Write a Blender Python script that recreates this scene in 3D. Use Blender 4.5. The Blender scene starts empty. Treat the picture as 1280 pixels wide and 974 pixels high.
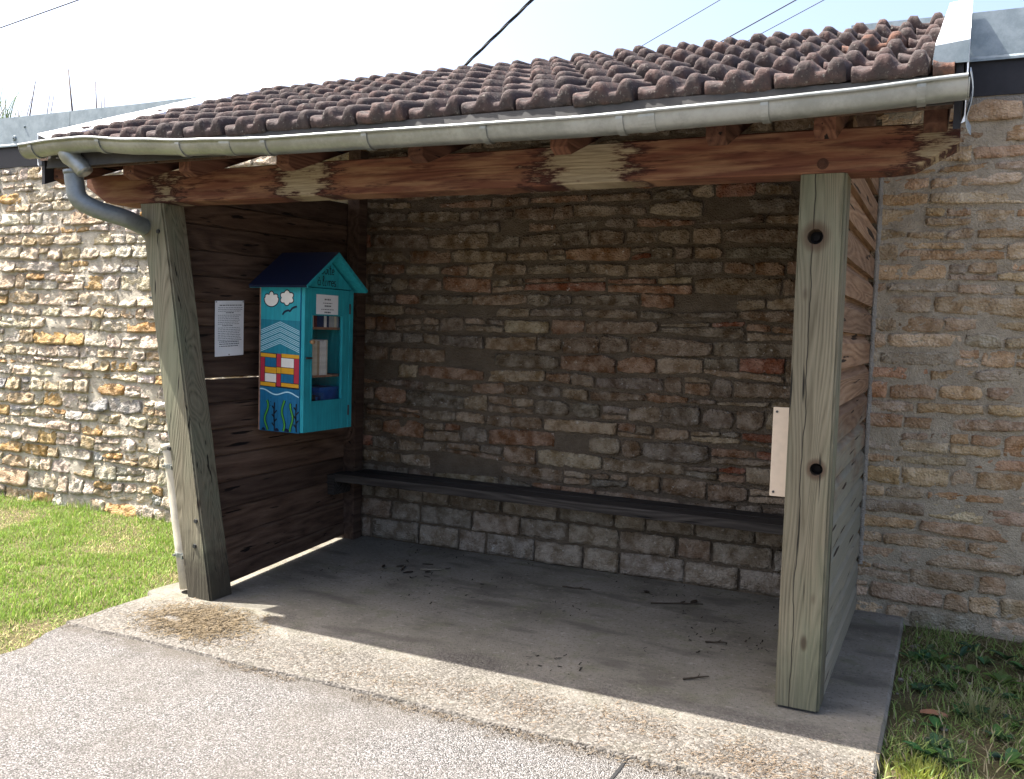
import bpy, bmesh, math, random
import numpy as np
from mathutils import Vector, Matrix, noise as mnoise

scene = bpy.context.scene
COL = scene.collection
rnd = random.Random(7)

# ------------------------------------------------------------------ camera
CAM = Vector((3.9716, -3.6080, 1.4329))
RIGHT = Vector((0.90104, 0.4326775, 0.03028375))
UP = Vector((-0.0550235, 0.04476988, 0.99748086))
FWD = Vector((-0.43023172, 0.90043647, -0.06414689))
FPX = 1146.55
cam_data = bpy.data.cameras.new('camera')
cam_data.sensor_width = 36.0
cam_data.lens = FPX / 1280 * 36.0
cam_data.clip_end = 2000
cam = bpy.data.objects.new('camera', cam_data)
COL.objects.link(cam)
m = Matrix.Identity(4)
for i in range(3):
    m[i][0] = RIGHT[i]; m[i][1] = UP[i]; m[i][2] = -FWD[i]; m[i][3] = CAM[i]
cam.matrix_world = m
scene.camera = cam

# ------------------------------------------------------------------ light
SUN_TRAVEL = Vector((0.62, 0.10, -1.0)).normalized()
elev = math.asin(-SUN_TRAVEL.z)
azim = math.atan2(-SUN_TRAVEL.x, -SUN_TRAVEL.y)
world = bpy.data.worlds.new('World'); scene.world = world; world.use_nodes = True
wn = world.node_tree.nodes; wl = world.node_tree.links
sky = wn.new('ShaderNodeTexSky'); sky.sky_type = 'NISHITA'; sky.sun_disc = False
sky.sun_elevation = elev; sky.sun_rotation = azim
sky.air_density = 0.7; sky.dust_density = 5.0; sky.ozone_density = 1.2
wn['Background'].inputs['Strength'].default_value = 0.135
wl.new(sky.outputs['Color'], wn['Background'].inputs['Color'])
sun_data = bpy.data.lights.new('sun', 'SUN')
sun_data.energy = 5.0; sun_data.angle = math.radians(0.5); sun_data.color = (1.0, 0.96, 0.90)
sun = bpy.data.objects.new('sun', sun_data); COL.objects.link(sun)
sun.rotation_euler = SUN_TRAVEL.to_track_quat('-Z', 'Y').to_euler()
sun.location = (-6, -4, 10)

scene.view_settings.view_transform = 'Standard'
scene.view_settings.look = 'None'
scene.view_settings.exposure = 1.85
scene.view_settings.gamma = 1.0

# ------------------------------------------------------------------ helpers
def origin(o):
    v = Vector((0, 0, 0))
    while o is not None:
        v = v + o.location; o = o.parent
    return v

def empty(name, loc, label, cat, group=None):
    o = bpy.data.objects.new(name, None); COL.objects.link(o)
    o.empty_display_size = 0.1
    o.location = loc
    return tag(o, label, cat, group)

def tag(o, label=None, cat=None, group=None, kind=None):
    if label: o['label'] = label
    if cat: o['category'] = cat
    if group: o['group'] = group
    if kind: o['kind'] = kind
    return o

def mk(name, verts, faces, mat, parent=None, smooth=False, pivot=None, colors=None, uvs=None):
    """one mesh object from world-space vertices; pivot = its own origin in world space"""
    v = np.asarray(verts, dtype=float).reshape(-1, 3)
    base = origin(parent) if parent is not None else Vector((0, 0, 0))
    if pivot is None:
        pivot = base if parent is not None else Vector(((v[:, 0].min() + v[:, 0].max()) / 2, (v[:, 1].min() + v[:, 1].max()) / 2, v[:, 2].min()))
    pivot = Vector(pivot)
    v = v - np.array(pivot)
    me = bpy.data.meshes.new(name)
    me.from_pydata(v.tolist(), [], faces if isinstance(faces, list) else faces.tolist())
    if mat is not None: me.materials.append(mat)
    if smooth is True: me.polygons.foreach_set('use_smooth', [True] * len(me.polygons))
    elif smooth is not False and smooth is not None: me.polygons.foreach_set('use_smooth', smooth)
    if colors is not None:
        a = me.color_attributes.new('col', 'FLOAT_COLOR', 'POINT')
        c = np.ones((len(v), 4)); c[:, :3] = colors
        a.data.foreach_set('color', c.ravel())
    me.update()
    o = bpy.data.objects.new(name, me); COL.objects.link(o)
    if parent is not None: o.parent = parent
    o.location = pivot - base
    return o

class G:
    """collects simple shapes into one mesh"""
    def __init__(s): s.v = []; s.f = []
    def add(s, v, f):
        n = len(s.v); s.v += [tuple(p) for p in v]; s.f += [tuple(i + n for i in q) for q in f]; return s
    def box(s, x0, x1, y0, y1, z0, z1, b=0.0):
        bm = bmesh.new(); bmesh.ops.create_cube(bm, size=1.0)
        for p in bm.verts:
            p.co = Vector(((x0 + x1) / 2 + p.co.x * (x1 - x0), (y0 + y1) / 2 + p.co.y * (y1 - y0), (z0 + z1) / 2 + p.co.z * (z1 - z0)))
        if b > 0: bmesh.ops.bevel(bm, geom=list(bm.edges), offset=b, segments=2, affect='EDGES', profile=0.6)
        return s.frombm(bm)
    def frombm(s, bm):
        bm.verts.index_update()
        s.add([p.co[:] for p in bm.verts], [[q.index for q in f.verts] for f in bm.faces]); bm.free(); return s
    def prism(s, poly, d):
        """poly: list of 3D points, extruded by vector d"""
        n = len(poly); d = Vector(d); a = [Vector(p) for p in poly]
        s.add(a + [p + d for p in a], [list(range(n))[::-1], list(range(n, 2 * n))] + [[i, (i + 1) % n, n + (i + 1) % n, n + i] for i in range(n)])
        return s
    def tube(s, pts, r, seg=10, cap=True):
        pts = [Vector(p) for p in pts]; n = len(pts)
        rs = r if isinstance(r, (list, tuple)) else [r] * n
        rings = []; prev = None
        for i, p in enumerate(pts):
            t = (pts[min(i + 1, n - 1)] - pts[max(i - 1, 0)]).normalized()
            if prev is None:
                a = t.orthogonal().normalized()
            else:
                a = (prev - t * prev.dot(t)).normalized()
            prev = a; b = t.cross(a)
            rings.append([p + (a * math.cos(k * 2 * math.pi / seg) + b * math.sin(k * 2 * math.pi / seg)) * rs[i] for k in range(seg)])
        f = []
        for i in range(n - 1):
            for k in range(seg):
                k2 = (k + 1) % seg
                f.append([i * seg + k, i * seg + k2, (i + 1) * seg + k2, (i + 1) * seg + k])
        if cap:
            f.append(list(range(seg))[::-1]); f.append([(n - 1) * seg + k for k in range(seg)])
        return s.add([p for r_ in rings for p in r_], f)
    def build(s, name, mat, parent=None, smooth=False, pivot=None):
        return mk(name, s.v, s.f, mat, parent, smooth, pivot)

def catmull(pts, n=8):
    pts = [Vector(p) for p in pts]; out = []
    for i in range(len(pts) - 1):
        p0 = pts[max(i - 1, 0)]; p1 = pts[i]; p2 = pts[i + 1]; p3 = pts[min(i + 2, len(pts) - 1)]
        for k in range(n):
            t = k / n
            out.append(0.5 * ((2 * p1) + (p2 - p0) * t + (2 * p0 - 5 * p1 + 4 * p2 - p3) * t * t + (3 * p1 - p0 - 3 * p2 + p3) * t ** 3))
    out.append(pts[-1]); return out

def nz(x, y, z=0.0): return mnoise.noise(Vector((x, y, z)))
def fbm(x, y, z=0.0, o=3):
    s = 0; a = 1.0
    for k in range(o):
        s += a * mnoise.noise(Vector((x, y, z))); x *= 2.03; y *= 2.03; z *= 2.03; a *= 0.5
    return s

def inset_bevel(o, w=0.004, seg=2):
    md = o.modifiers.new('edge', 'BEVEL'); md.width = w; md.segments = seg; md.limit_method = 'ANGLE'; md.angle_limit = math.radians(40)

# ------------------------------------------------------------------ materials
class M:
    def __init__(s, name, rough=0.8, metallic=0.0, spec=0.3):
        s.mat = bpy.data.materials.new(name); s.mat.use_nodes = True
        s.t = s.mat.node_tree; s.n = s.t.nodes; s.p = s.n['Principled BSDF']
        s.p.inputs['Roughness'].default_value = rough; s.p.inputs['Metallic'].default_value = metallic
        s.p.inputs['Specular IOR Level'].default_value = spec
        s.tc = s.n.new('ShaderNodeTexCoord'); s._oi = None
    def lk(s, a, b): s.t.links.new(a, b)
    def setin(s, sock, v):
        if hasattr(v, 'node') and hasattr(v, 'is_output'): s.lk(v, sock)
        elif isinstance(v, (tuple, list)): sock.default_value = (list(v) + [1.0])[:len(sock.default_value)] if len(v) == 3 and len(sock.default_value) == 4 else v
        else: sock.default_value = v
    @property
    def obj(s): return s.tc.outputs['Object']
    @property
    def geo(s):
        if not hasattr(s, '_g'): s._g = s.n.new('ShaderNodeNewGeometry')
        return s._g.outputs['Position']
    @property
    def rand(s):
        if s._oi is None: s._oi = s.n.new('ShaderNodeObjectInfo')
        return s._oi.outputs['Random']
    def attr(s, name='col'):
        a = s.n.new('ShaderNodeAttribute'); a.attribute_name = name; return a.outputs['Color']
    def mapping(s, vec, scale=(1, 1, 1), loc=(0, 0, 0), rot=(0, 0, 0)):
        q = s.n.new('ShaderNodeMapping'); s.lk(vec, q.inputs['Vector'])
        s.setin(q.inputs['Scale'], scale); s.setin(q.inputs['Location'], loc); s.setin(q.inputs['Rotation'], rot); return q.outputs[0]
    def noise(s, vec, scale=5, detail=4, rough=0.55, dist=0.0, col=False):
        q = s.n.new('ShaderNodeTexNoise'); s.lk(vec, q.inputs['Vector'])
        q.inputs['Scale'].default_value = scale; q.inputs['Detail'].default_value = detail; q.inputs['Roughness'].default_value = rough; q.inputs['Distortion'].default_value = dist
        return q.outputs['Color' if col else 'Fac']
    def voro(s, vec, scale=5, feature='F1', out='Distance'):
        q = s.n.new('ShaderNodeTexVoronoi'); s.lk(vec, q.inputs['Vector']); q.feature = feature
        q.inputs['Scale'].default_value = scale; return q.outputs[out]
    def wave(s, vec, scale=5, dist=2, detail=2, dscale=1.0, kind='BANDS', axis='X', rough=0.5):
        q = s.n.new('ShaderNodeTexWave'); s.lk(vec, q.inputs['Vector']); q.wave_type = kind
        if kind == 'BANDS': q.bands_direction = axis
        else: q.rings_direction = axis
        q.inputs['Scale'].default_value = scale; q.inputs['Distortion'].default_value = dist; q.inputs['Detail'].default_value = detail
        q.inputs['Detail Scale'].default_value = dscale; q.inputs['Detail Roughness'].default_value = rough
        return q.outputs['Fac']
    def ramp(s, fac, stops, interp='LINEAR'):
        q = s.n.new('ShaderNodeValToRGB'); s.setin(q.inputs[0], fac); e = q.color_ramp.elements; q.color_ramp.interpolation = interp
        for i, (p, c) in enumerate(stops):
            x = e[i] if i < 2 else e.new(p)
            x.position = p; x.color = (c, c, c, 1) if isinstance(c, (int, float)) else (*c, 1)
        return q.outputs['Color']
    def mix(s, fac, a, b, mode='MIX'):
        q = s.n.new('ShaderNodeMix'); q.data_type = 'RGBA'; q.blend_type = mode
        s.setin(q.inputs[0], fac); s.setin(q.inputs[6], a); s.setin(q.inputs[7], b); return q.outputs[2]
    def math(s, op, a, b=0.0, clamp=False):
        q = s.n.new('ShaderNodeMath'); q.operation = op; q.use_clamp = clamp; s.setin(q.inputs[0], a); s.setin(q.inputs[1], b); return q.outputs[0]
    def vmath(s, op, a, b):
        q = s.n.new('ShaderNodeVectorMath'); q.operation = op; s.setin(q.inputs[0], a); s.setin(q.inputs[1], b); return q.outputs[0]
    def sep(s, vec):
        q = s.n.new('ShaderNodeSeparateXYZ'); s.lk(vec, q.inputs[0]); return q.outputs
    def comb(s, x, y, z):
        q = s.n.new('ShaderNodeCombineXYZ'); s.setin(q.inputs[0], x); s.setin(q.inputs[1], y); s.setin(q.inputs[2], z); return q.outputs[0]
    def mapr(s, v, a, b, c=0.0, d=1.0):
        q = s.n.new('ShaderNodeMapRange'); s.setin(q.inputs[0], v); q.inputs[1].default_value = a; q.inputs[2].default_value = b; q.inputs[3].default_value = c; q.inputs[4].default_value = d; q.interpolation_type = 'SMOOTHSTEP'; return q.outputs[0]
    def base(s, c): s.setin(s.p.inputs['Base Color'], c); return s
    def rough(s, c): s.setin(s.p.inputs['Roughness'], c); return s
    def bump(s, h, strength=0.5, dist=0.01):
        q = s.n.new('ShaderNodeBump'); q.inputs['Strength'].default_value = strength; q.inputs['Distance'].default_value = dist
        s.setin(q.inputs['Height'], h); s.lk(q.outputs[0], s.p.inputs['Normal']); return s

def plain(name, c, rough=0.7, metallic=0.0, var=0.12, scale=30, spec=0.3, bump=0.0):
    k = M(name, rough, metallic, spec)
    n = k.noise(k.obj, scale, 4)
    k.base(k.mix(k.mapr(n, 0.3, 0.7), tuple(x * (1 - var) for x in c), tuple(min(1, x * (1 + var)) for x in c)))
    if bump: k.bump(n, bump, 0.004)
    return k.mat

def wood(name, dark, mid, light, axis='Z', stain=None, ring=26, groove=0.5, per_obj=True, crack=True, rough=0.85):
    """weathered timber: growth rings, streaks along the grain, cracks"""
    k = M(name, rough)
    vec = k.obj
    if per_obj:
        vec = k.vmath('ADD', vec, k.comb(k.math('MULTIPLY', k.rand, 13.7), k.math('MULTIPLY', k.rand, 5.3), k.math('MULTIPLY', k.rand, 29.1)))
    st = {'X': (0.05, 1, 1), 'Y': (1, 0.05, 1), 'Z': (1, 1, 0.05)}[axis]
    g = k.mapping(vec, st)
    fld = k.noise(k.mapping(vec, tuple(x * (1 if x == 1 else 1.6) for x in st)), 5.0, 2, 0.45, 0.3)
    rings = k.math('MULTIPLY', k.math('PINGPONG', k.math('MULTIPLY', fld, ring), 0.5), 2.0)
    fine = k.noise(g, 190, 3, 0.6)
    streak = k.noise(g, 60, 5, 0.6)
    big = k.noise(k.mapping(vec, tuple(x * (1 if x == 1 else 6) for x in st)), 2.6, 3)
    c = k.ramp(k.math('ADD', k.math('MULTIPLY', rings, 0.30), k.math('ADD', k.math('MULTIPLY', streak, 0.55), k.math('MULTIPLY', fine, 0.25))), [(0.25, dark), (0.50, mid), (0.80, light)])
    c = k.mix(k.mapr(big, 0.35, 0.65), k.mix(0.35, c, dark), c)
    if per_obj: c = k.mix(1.0, c, k.ramp(k.rand, [(0.0, (0.72, 0.72, 0.74)), (1.0, (1.25, 1.22, 1.18))]), 'MULTIPLY')
    if stain is not None: c = stain(k, c, vec)
    h = k.math('ADD', k.math('MULTIPLY', rings, 0.35), k.math('ADD', k.math('MULTIPLY', streak, 0.9), k.math('MULTIPLY', fine, 0.5)))
    if crack:
        cr = k.noise(k.mapping(g, (1, 1, 1), (3.1, 1.7, 0.4)), 34, 2, 0.5)
        crk = k.mapr(cr, 0.655, 0.70)
        c = k.mix(crk, c, tuple(x * 0.25 for x in dark)); h = k.math('SUBTRACT', h, k.math('MULTIPLY', crk, 1.5))
    k.base(c); k.bump(h, groove, 0.006)
    return k.mat

# timber of the posts: green tinted preservative, darker and dirtier where it stands on the slab
def post_stain(k, c, vec):
    gn = k.noise(k.mapping(k.obj, (1, 1, 0.25)), 4.0, 4)
    c = k.mix(k.mapr(gn, 0.40, 0.66), c, k.mix(0.42, c, (0.14, 0.175, 0.11)))
    pp = k.sep(k.geo); cn = k.noise(k.mapping(k.geo, (0, 0, 1)), 3.0, 3)
    dx = k.math('ABSOLUTE', k.math('SUBTRACT', k.math('SUBTRACT', pp[0], 3.478), k.math('MULTIPLY', k.math('SUBTRACT', cn, 0.5), 0.05)))
    c = k.mix(k.mapr(dx, 0.0008, 0.0032, 0.92, 0.0), c, (0.012, 0.010, 0.007))
    kv = k.voro(k.mapping(k.geo, (7.0, 7.0, 3.0)), 1.0)
    c = k.mix(k.mapr(kv, 0.045, 0.13, 0.8, 0.0), c, (0.045, 0.028, 0.016))
    for kz, kx, rr in ((1.818, 3.486, 0.05), (0.943, 3.532, 0.035)):
        dk = k.math('ADD', k.math('MULTIPLY', k.math('POWER', k.math('SUBTRACT', pp[0], kx), 2.0), 1.0), k.math('MULTIPLY', k.math('POWER', k.math('SUBTRACT', pp[2], kz), 2.0), 0.8))
        c = k.mix(k.mapr(dk, 0.0006, rr * rr * 1.6, 0.75, 0.0), c, (0.06, 0.030, 0.016))
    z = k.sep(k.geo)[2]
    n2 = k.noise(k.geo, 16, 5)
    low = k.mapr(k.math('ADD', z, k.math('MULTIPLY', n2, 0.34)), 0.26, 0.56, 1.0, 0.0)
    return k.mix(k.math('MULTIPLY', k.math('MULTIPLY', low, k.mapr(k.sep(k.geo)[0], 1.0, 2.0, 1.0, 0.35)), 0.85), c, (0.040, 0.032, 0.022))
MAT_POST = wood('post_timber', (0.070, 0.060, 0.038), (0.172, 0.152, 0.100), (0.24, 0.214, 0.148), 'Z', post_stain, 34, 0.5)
def side_stain(k, c, vec):
    z = k.sep(k.geo)[2]
    n = k.noise(k.mapping(k.geo, (3, 1.2, 3)), 2.0, 4)
    f = k.mapr(k.math('ADD', z, k.math('MULTIPLY', k.math('SUBTRACT', n, 0.5), 1.1)), 0.75, 1.15, 1.0, 0.0)
    c = k.mix(k.math('MULTIPLY', f, 0.9), c, k.mix(0.3, (0.25, 0.265, 0.205), c))
    return c
MAT_SIDE = wood('weathered_siding', (0.11, 0.06, 0.034), (0.24, 0.145, 0.085), (0.34, 0.23, 0.145), 'Y', side_stain, 22, 0.5)
MAT_INNER = wood('stained_inner_boards', (0.034, 0.019, 0.012), (0.090, 0.054, 0.036), (0.15, 0.098, 0.068), 'Y', None, 9, 0.8)
MAT_RAFTER = wood('stained_rafter', (0.035, 0.014, 0.009), (0.105, 0.045, 0.027), (0.16, 0.08, 0.05), 'Y', None, 20, 0.5)
MAT_BENCH = wood('blackened_bench', (0.012, 0.010, 0.008), (0.034, 0.029, 0.025), (0.075, 0.066, 0.057), 'X', None, 20, 0.5)
def beam_stain(k, c, vec):
    # worn patches where the red stain has peeled to bare timber, ragged along the grain
    p = k.sep(k.geo); x = p[0]
    rag = k.noise(k.mapping(k.geo, (3.4, 1, 13)), 2.0, 8, 0.68)
    fine = k.noise(k.mapping(k.geo, (3, 1, 60)), 3.0, 3, 0.6)
    jag = k.math('MULTIPLY', k.math('SUBTRACT', k.math('ADD', rag, k.math('MULTIPLY', fine, 0.4)), 0.7), 0.62)
    bare = None; edge = None
    for (cx, hw) in ((1.10, 0.09), (2.56, 0.14), (0.20, 0.01), (3.88, 0.02)):
        d = k.math('SUBTRACT', k.math('ABSOLUTE', k.math('SUBTRACT', x, cx)), hw)
        d = k.math('ADD', d, jag)
        b_ = k.mapr(d, -0.03, 0.06, 1.0, 0.0); e_ = k.mapr(k.math('ABSOLUTE', k.math('SUBTRACT', d, 0.055)), 0.0, 0.085, 1.0, 0.0)
        bare = b_ if bare is None else k.math('MAXIMUM', bare, b_)
        edge = e_ if edge is None else k.math('MAXIMUM', edge, e_)
    mid = k.noise(k.mapping(k.geo, (1.4, 1, 14)), 2.2, 5, 0.6)
    c2 = k.mix(k.mapr(mid, 0.42, 0.68), c, k.mix(0.75, c, (0.27, 0.155, 0.085)))
    dk = k.noise(k.mapping(k.geo, (1.0, 1, 9)), 3.1, 5, 0.65)
    c2 = k.mix(k.math('MULTIPLY', k.mapr(dk, 0.54, 0.66), 0.8), c2, (0.045, 0.010, 0.006))
    c2 = k.mix(k.math('MULTIPLY', edge, 0.95), c2, (0.030, 0.007, 0.006))
    bw = k.ramp(k.noise(k.mapping(k.geo, (2, 1, 40)), 3, 4), [(0.3, (0.18, 0.14, 0.085)), (0.7, (0.36, 0.30, 0.20))])
    return k.mix(bare, c2, bw)
MAT_BEAM = wood('red_stained_beam', (0.055, 0.018, 0.011), (0.125, 0.046, 0.027), (0.185, 0.078, 0.043), 'X', beam_stain, 16, 0.5, per_obj=False, crack=False)

# stone: colour per stone in a vertex attribute
k = M('rubble_stone', 0.95, spec=0.15)
n1 = k.noise(k.geo, 14, 5, 0.6); n2 = k.noise(k.geo, 70, 4, 0.65); n3 = k.noise(k.geo, 5, 3); v1 = k.voro(k.geo, 85)
c = k.mix(k.mapr(n1, 0.3, 0.7), k.mix(1.0, k.attr(), (0.60, 0.55, 0.50), 'MULTIPLY'), k.mix(0.25, k.attr(), (0.62, 0.58, 0.50)))
c = k.mix(k.math('MULTIPLY', k.mapr(n2, 0.56, 0.72), 0.6), c, (0.14, 0.11, 0.08))
c = k.mix(k.math('MULTIPLY', k.mapr(k.noise(k.geo, 33, 5, 0.7), 0.60, 0.70), 0.6), c, (0.60, 0.58, 0.52))
k.base(c)
hh = k.math('ADD', k.math('MULTIPLY', k.noise(k.geo, 38, 6, 0.7), 1.0), k.math('ADD', k.math('MULTIPLY', v1, 0.45), k.math('MULTIPLY', n2, 0.5)))
k.bump(hh, 1.0, 0.020); MAT_STONE = k.mat

k = M('lime_mortar', 0.97, spec=0.1)
n1 = k.noise(k.geo, 9, 5, 0.6); n2 = k.noise(k.geo, 120, 3, 0.6)
c = k.mix(k.mapr(n1, 0.3, 0.7), k.mix(1.0, k.attr(), (0.74, 0.72, 0.70), 'MULTIPLY'), k.attr())
c = k.mix(k.math('MULTIPLY', k.mapr(n2, 0.5, 0.75), 0.35), c, (0.22, 0.2, 0.17))
k.base(c); k.bump(k.math('ADD', n2, k.math('MULTIPLY', k.noise(k.geo, 30, 6, 0.7), 1.6)), 1.0, 0.014); MAT_MORTAR = k.mat

# metals
def metal(name, a, b, rough, metallic, spec=0.5, sc=6.0, streakz=False):
    k = M(name, rough, metallic, spec)
    n1 = k.noise(k.geo, sc, 5, 0.6); n2 = k.noise(k.geo, sc * 9, 4, 0.6)
    k.base(k.mix(k.mapr(k.math('ADD', k.math('MULTIPLY', n1, 0.7), k.math('MULTIPLY', n2, 0.3)), 0.36, 0.64), a, b))
    k.rough(k.ramp(n2, [(0.3, rough * 0.8), (0.7, min(1, rough * 1.25))])); k.bump(n1, 0.12, 0.004)
    return k.mat
MAT_GUTTER = metal('dull_zinc', (0.25, 0.265, 0.245), (0.36, 0.375, 0.355), 0.38, 0.6)
MAT_PIPE = metal('grey_zinc_pipe', (0.15, 0.175, 0.185), (0.23, 0.255, 0.26), 0.45, 0.45)
MAT_COPING = metal('galvanised_coping', (0.17, 0.21, 0.225), (0.25, 0.295, 0.31), 0.5, 0.35, sc=14)
MAT_RAKE = metal('bright_zinc', (0.72, 0.75, 0.77), (0.82, 0.84, 0.86), 0.42, 0.25)
MAT_DARKMETAL = plain('dark_steel', (0.06, 0.06, 0.06), 0.5, 0.6)
MAT_HOLE = plain('blackened_bolt', (0.012, 0.010, 0.009), 0.9)
MAT_RUST = plain('rusty_bolt', (0.07, 0.03, 0.018), 0.8)
MAT_BLACK = plain('black_painted_board', (0.018, 0.018, 0.021), 0.6)
MAT_PVC = plain('cream_pvc_pipe', (0.46, 0.42, 0.33), 0.55, var=0.2, scale=9)

# tiles
k = M('aged_clay_tile', 0.92, spec=0.2)
n1 = k.noise(k.geo, 18, 5, 0.6); n2 = k.noise(k.geo, 95, 4, 0.7); n3 = k.noise(k.geo, 62, 6, 0.75)
c = k.mix(k.rand, (0.058, 0.041, 0.039), (0.092, 0.056, 0.048))
c = k.mix(k.mapr(n1, 0.35, 0.68), (0.050, 0.040, 0.038), c)
c = k.mix(k.math('MULTIPLY', k.mapr(n2, 0.5, 0.7), 0.5), c, (0.025, 0.020, 0.018))
c = k.mix(k.math('MULTIPLY', k.mapr(n3, 0.565, 0.67), 0.55), c, (0.27, 0.255, 0.22))
k.base(c); k.bump(k.math('ADD', n2, n1), 0.7, 0.008); MAT_TILE = k.mat
k = M('orange_clay_tile', 0.92, spec=0.2)
n1 = k.noise(k.geo, 22, 5, 0.6); n2 = k.noise(k.geo, 95, 4, 0.7)
c = k.mix(k.mapr(n1, 0.35, 0.6), (0.055, 0.040, 0.036), (0.120, 0.062, 0.044))
c = k.mix(k.math('MULTIPLY', k.mapr(n2, 0.5, 0.7), 0.5), c, (0.05, 0.036, 0.03))
k.base(c); k.bump(k.math('ADD', n2, n1), 0.7, 0.008); MAT_TILE2 = k.mat

# ground surfaces
k = M('chip_seal_road', 0.9, spec=0.25)
v = k.voro(k.geo, 215, 'F1', 'Color'); d = k.voro(k.geo, 215); n = k.noise(k.geo, 1.3, 4); n2 = k.noise(k.geo, 420, 2)
tone = k.ramp(k.sep(v)[0], [(0.0, (0.085, 0.080, 0.074)), (0.40, (0.195, 0.185, 0.172)), (0.75, (0.325, 0.310, 0.292)), (1.0, (0.52, 0.50, 0.48))])
c = k.mix(k.mapr(d, 0.50, 0.85), tone, (0.055, 0.052, 0.05))
c = k.mix(k.math('MULTIPLY', k.mapr(n, 0.35, 0.7), 0.45), c, (0.20, 0.178, 0.15))
c = k.mix(k.math('MULTIPLY', k.mapr(k.noise(k.geo, 4.5, 5, 0.65), 0.52, 0.70), 0.35), c, (0.105, 0.095, 0.082))
rp_ = k.sep(k.geo); c = k.mix(k.math('MULTIPLY', k.mapr(k.math('ADD', rp_[1], k.math('MULTIPLY', k.noise(k.geo, 9, 4), 0.16)), -0.72, -0.58), 0.6), c, (0.125, 0.105, 0.08))
k.base(c); k.bump(k.math('SUBTRACT', 1.0, d), 1.0, 0.012); MAT_ROAD = k.mat

k = M('old_concrete', 0.92, spec=0.25)
p = k.sep(k.geo)
n1 = k.noise(k.geo, 2.2, 5, 0.6); n2 = k.noise(k.geo, 60, 5, 0.7); n3 = k.noise(k.geo, 240, 3); n4 = k.noise(k.geo, 7, 4)
c = k.ramp(n1, [(0.30, (0.105, 0.095, 0.075)), (0.45, (0.165, 0.152, 0.122)), (0.60, (0.195, 0.18, 0.148)), (0.75, (0.24, 0.222, 0.185))])
c = k.mix(k.math('MULTIPLY', k.mapr(n4, 0.5, 0.7), 0.6), c, (0.13, 0.128, 0.078))
c = k.mix(k.math('MULTIPLY', k.mapr(n2, 0.52, 0.66), 0.7), c, (0.07, 0.06, 0.046))
c = k.mix(k.math('MULTIPLY', k.mapr(k.noise(k.geo, 25, 6, 0.7), 0.56, 0.68), 0.55), c, (0.30, 0.28, 0.24))
c = k.mix(k.math('MULTIPLY', k.mapr(k.noise(k.mapping(k.geo, (0.6, 1.6, 1)), 3.2, 4), 0.52, 0.66), 0.6), c, (0.075, 0.068, 0.054))
# washed-out aggregate along the weathered front strip
fr = k.mapr(k.math('ADD', p[1], k.math('MULTIPLY', n1, 0.5)), -0.20, 0.32, 1.0, 0.0)
ag = k.voro(k.geo, 110, 'F1', 'Color'); ad = k.voro(k.geo, 110)
agc = k.ramp(k.sep(ag)[0], [(0.0, (0.045, 0.040, 0.035)), (0.5, (0.098, 0.088, 0.077)), (1.0, (0.19, 0.174, 0.155))])
c = k.mix(k.math('MULTIPLY', fr, 0.8), c, agc)
k.base(c)
k.bump(k.math('ADD', k.math('MULTIPLY', n2, 0.6), k.math('ADD', k.math('MULTIPLY', n3, 0.3), k.math('MULTIPLY', k.math('MULTIPLY', ad, fr), -1.0))), 0.6, 0.008); MAT_CONC = k.mat

k = M('soil', 0.97, spec=0.1)
n1 = k.noise(k.geo, 3, 5, 0.65); n2 = k.noise(k.geo, 60, 4, 0.7)
c = k.ramp(n1, [(0.3, (0.085, 0.085, 0.034)), (0.5, (0.115, 0.098, 0.050)), (0.7, (0.17, 0.135, 0.08))])
c = k.mix(k.math('MULTIPLY', k.mapr(n2, 0.45, 0.7), 0.6), c, (0.045, 0.038, 0.022))
k.base(c); k.bump(k.math('ADD', n1, n2), 0.9, 0.03); MAT_SOIL = k.mat

def leafmat(name, trans=0.35):
    k = M(name, 0.65, spec=0.25)
    a = k.attr(); k.base(a)
    tr = k.n.new('ShaderNodeBsdfTranslucent'); k.lk(a, tr.inputs['Color'])
    mx = k.n.new('ShaderNodeMixShader'); mx.inputs[0].default_value = trans
    k.lk(k.p.outputs[0], mx.inputs[1]); k.lk(tr.outputs[0], mx.inputs[2]); k.lk(mx.outputs[0], k.n['Material Output'].inputs['Surface'])
    return k.mat
MAT_GRASS = leafmat('grass_blade', 0.4)
MAT_LITTER = leafmat('dry_litter', 0.05)

# paints, paper, glass
def brushed(name, c, var=0.16):
    k = M(name, 0.5, spec=0.3)
    n = k.noise(k.mapping(k.obj, (60, 60, 5)), 1.0, 4, 0.6); n2 = k.noise(k.obj, 7, 4); n3 = k.noise(k.obj, 55, 5, 0.7)
    f = k.mapr(k.math('ADD', k.math('MULTIPLY', n, 0.6), k.math('MULTIPLY', n2, 0.4)), 0.34, 0.66)
    cc = k.mix(f, tuple(x * (1 - var) for x in c), tuple(min(1, x * (1 + var)) for x in c))
    cc = k.mix(k.math('MULTIPLY', k.mapr(n3, 0.66, 0.74), 0.5), cc, (0.10, 0.10, 0.09))
    k.base(cc); k.bump(n, 0.25, 0.002); return k.mat
P_TEAL = brushed('turquoise_paint', (0.022, 0.30, 0.35))
P_TEAL2 = brushed('mid_teal_paint', (0.012, 0.185, 0.25))
P_NAVY = plain('navy_roof_paint', (0.006, 0.012, 0.035), 0.45)
P_SEA = brushed('sea_blue_paint', (0.010, 0.125, 0.24))
P_WHITE = plain('white_paint', (0.74, 0.70, 0.62), 0.5, var=0.04)
P_LINE = plain('pale_blue_line_paint', (0.42, 0.66, 0.72), 0.5, var=0.04)
P_RED = plain('raspberry_paint', (0.42, 0.030, 0.055), 0.45, var=0.05)
P_YEL = plain('mustard_paint', (0.66, 0.33, 0.020), 0.45, var=0.05)
P_INK = plain('black_paint', (0.008, 0.010, 0.016), 0.5)
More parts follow.
